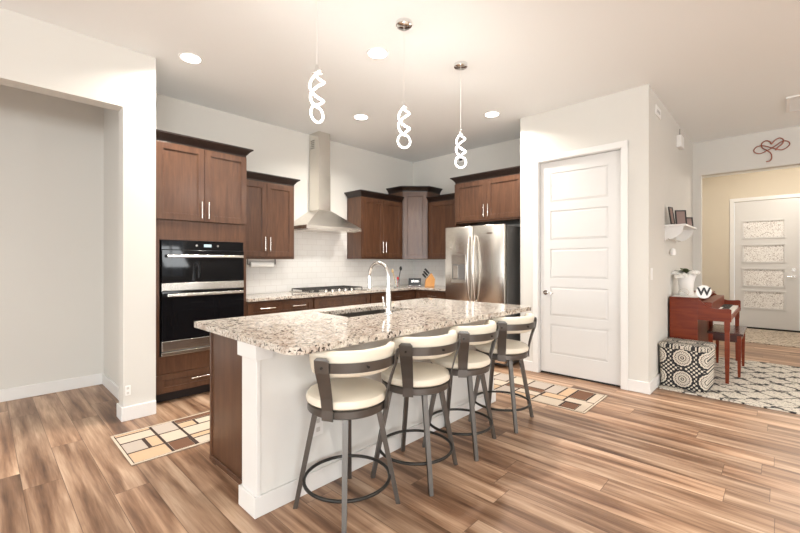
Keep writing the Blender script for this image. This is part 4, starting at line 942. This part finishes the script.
prof = [(-.075, 0), (.075, 0), (.085, .12), (.03, .215), (-.06, .11)]; FK = Fr((kx, ky), (s2*1.0, s2), (s2, -s2))
KB.location = (kx, ky, CT); ORG[KB.name] = Vector((kx, ky, CT))
bm = NB(); A = ring(bm, [FK.p(u, -.045, CT+.0005+z) for u, z in prof]); B = ring(bm, [FK.p(u, .045, CT+.0005+z) for u, z in prof]); bridge(bm, A, B); bm.faces.new(A); bm.faces.new(B); o = obj('block', bm, M['orangewood'], KB); bevmod(o, .004)
dn = Vector((-.76, .65))
for i in range(3):
    for j in range(2):
        t = (.18+.3*i); u = -.06+.09*t; z = .11+.105*t; n_ = -.022+.044*j
        bm = NB(); p = FK.p(u-.012, n_, CT+z+.014); q = FK.p(u-.062-.01*i, n_, CT+z+.075+.008*i); tube(bm, [p, (p+q)/2, q], .0105, 8, radii=[.011, .015, .014]); kn = thing('knife', 'black handled knife in the orange wood knife block', 'knife', p, 'knives in the knife block')
        obj('handle', bm, M['black'], kn, True)
def towel_roll():
    bm = NB(); n = 28; rs = []
    for r_, y_ in ((.012, 2.16), (.035, 2.16), (.035, 2.45), (.012, 2.45)): rs.append(ring(bm, [(-4.47+r_*math.cos(2*PI*i/n), y_, 1.275+r_*math.sin(2*PI*i/n)) for i in range(n)]))
    for i in range(4): bridge(bm, rs[i], rs[(i+1) % 4])
    return bm
TH = thing('paper_towel_holder', 'paper towel roll holder mounted under the left wall cabinet', 'paper towel holder', (-4.5, 2.3, 1.30))
bm = NB(); cyl(bm, (-4.47, 2.13, 1.275), (-4.47, 2.48, 1.275), .006, seg=10)
for yy in (2.13, 2.48): box(bm, -4.478, -4.462, yy-.004, yy+.004, 1.27, 1.3345)
obj('bracket', bm, M['steel_dark'], TH); 
PT = thing('paper_towel_roll', 'white paper towel roll hanging on the holder', 'paper towels', (-4.47, 2.3, 1.275)); obj('roll', towel_roll(), M['paper'], PT, True)
# unseen ceiling light and lamp added to brighten the foyer
FLt = thing('foyer_fill_light', 'added unseen round ceiling light brightening the foyer', 'ceiling light', (.3, 8.9, H)); obj('shade', lathe(NB(), [(0, -.09), (.10, -.08), (.15, -.05), (.16, -.001), (0, -.001)], (.3, 8.9, H), 32), M['lamp'], FLt, True)
l = bpy.data.lights.new('foyer_fill_lamp', 'POINT'); l.energy = 52; l.shadow_soft_size = .15; l.color = (1, .9, .78); lo = bpy.data.objects.new('foyer_fill_lamp', l); COL.objects.link(lo); lo.location = (.3, 8.9, H-.3)
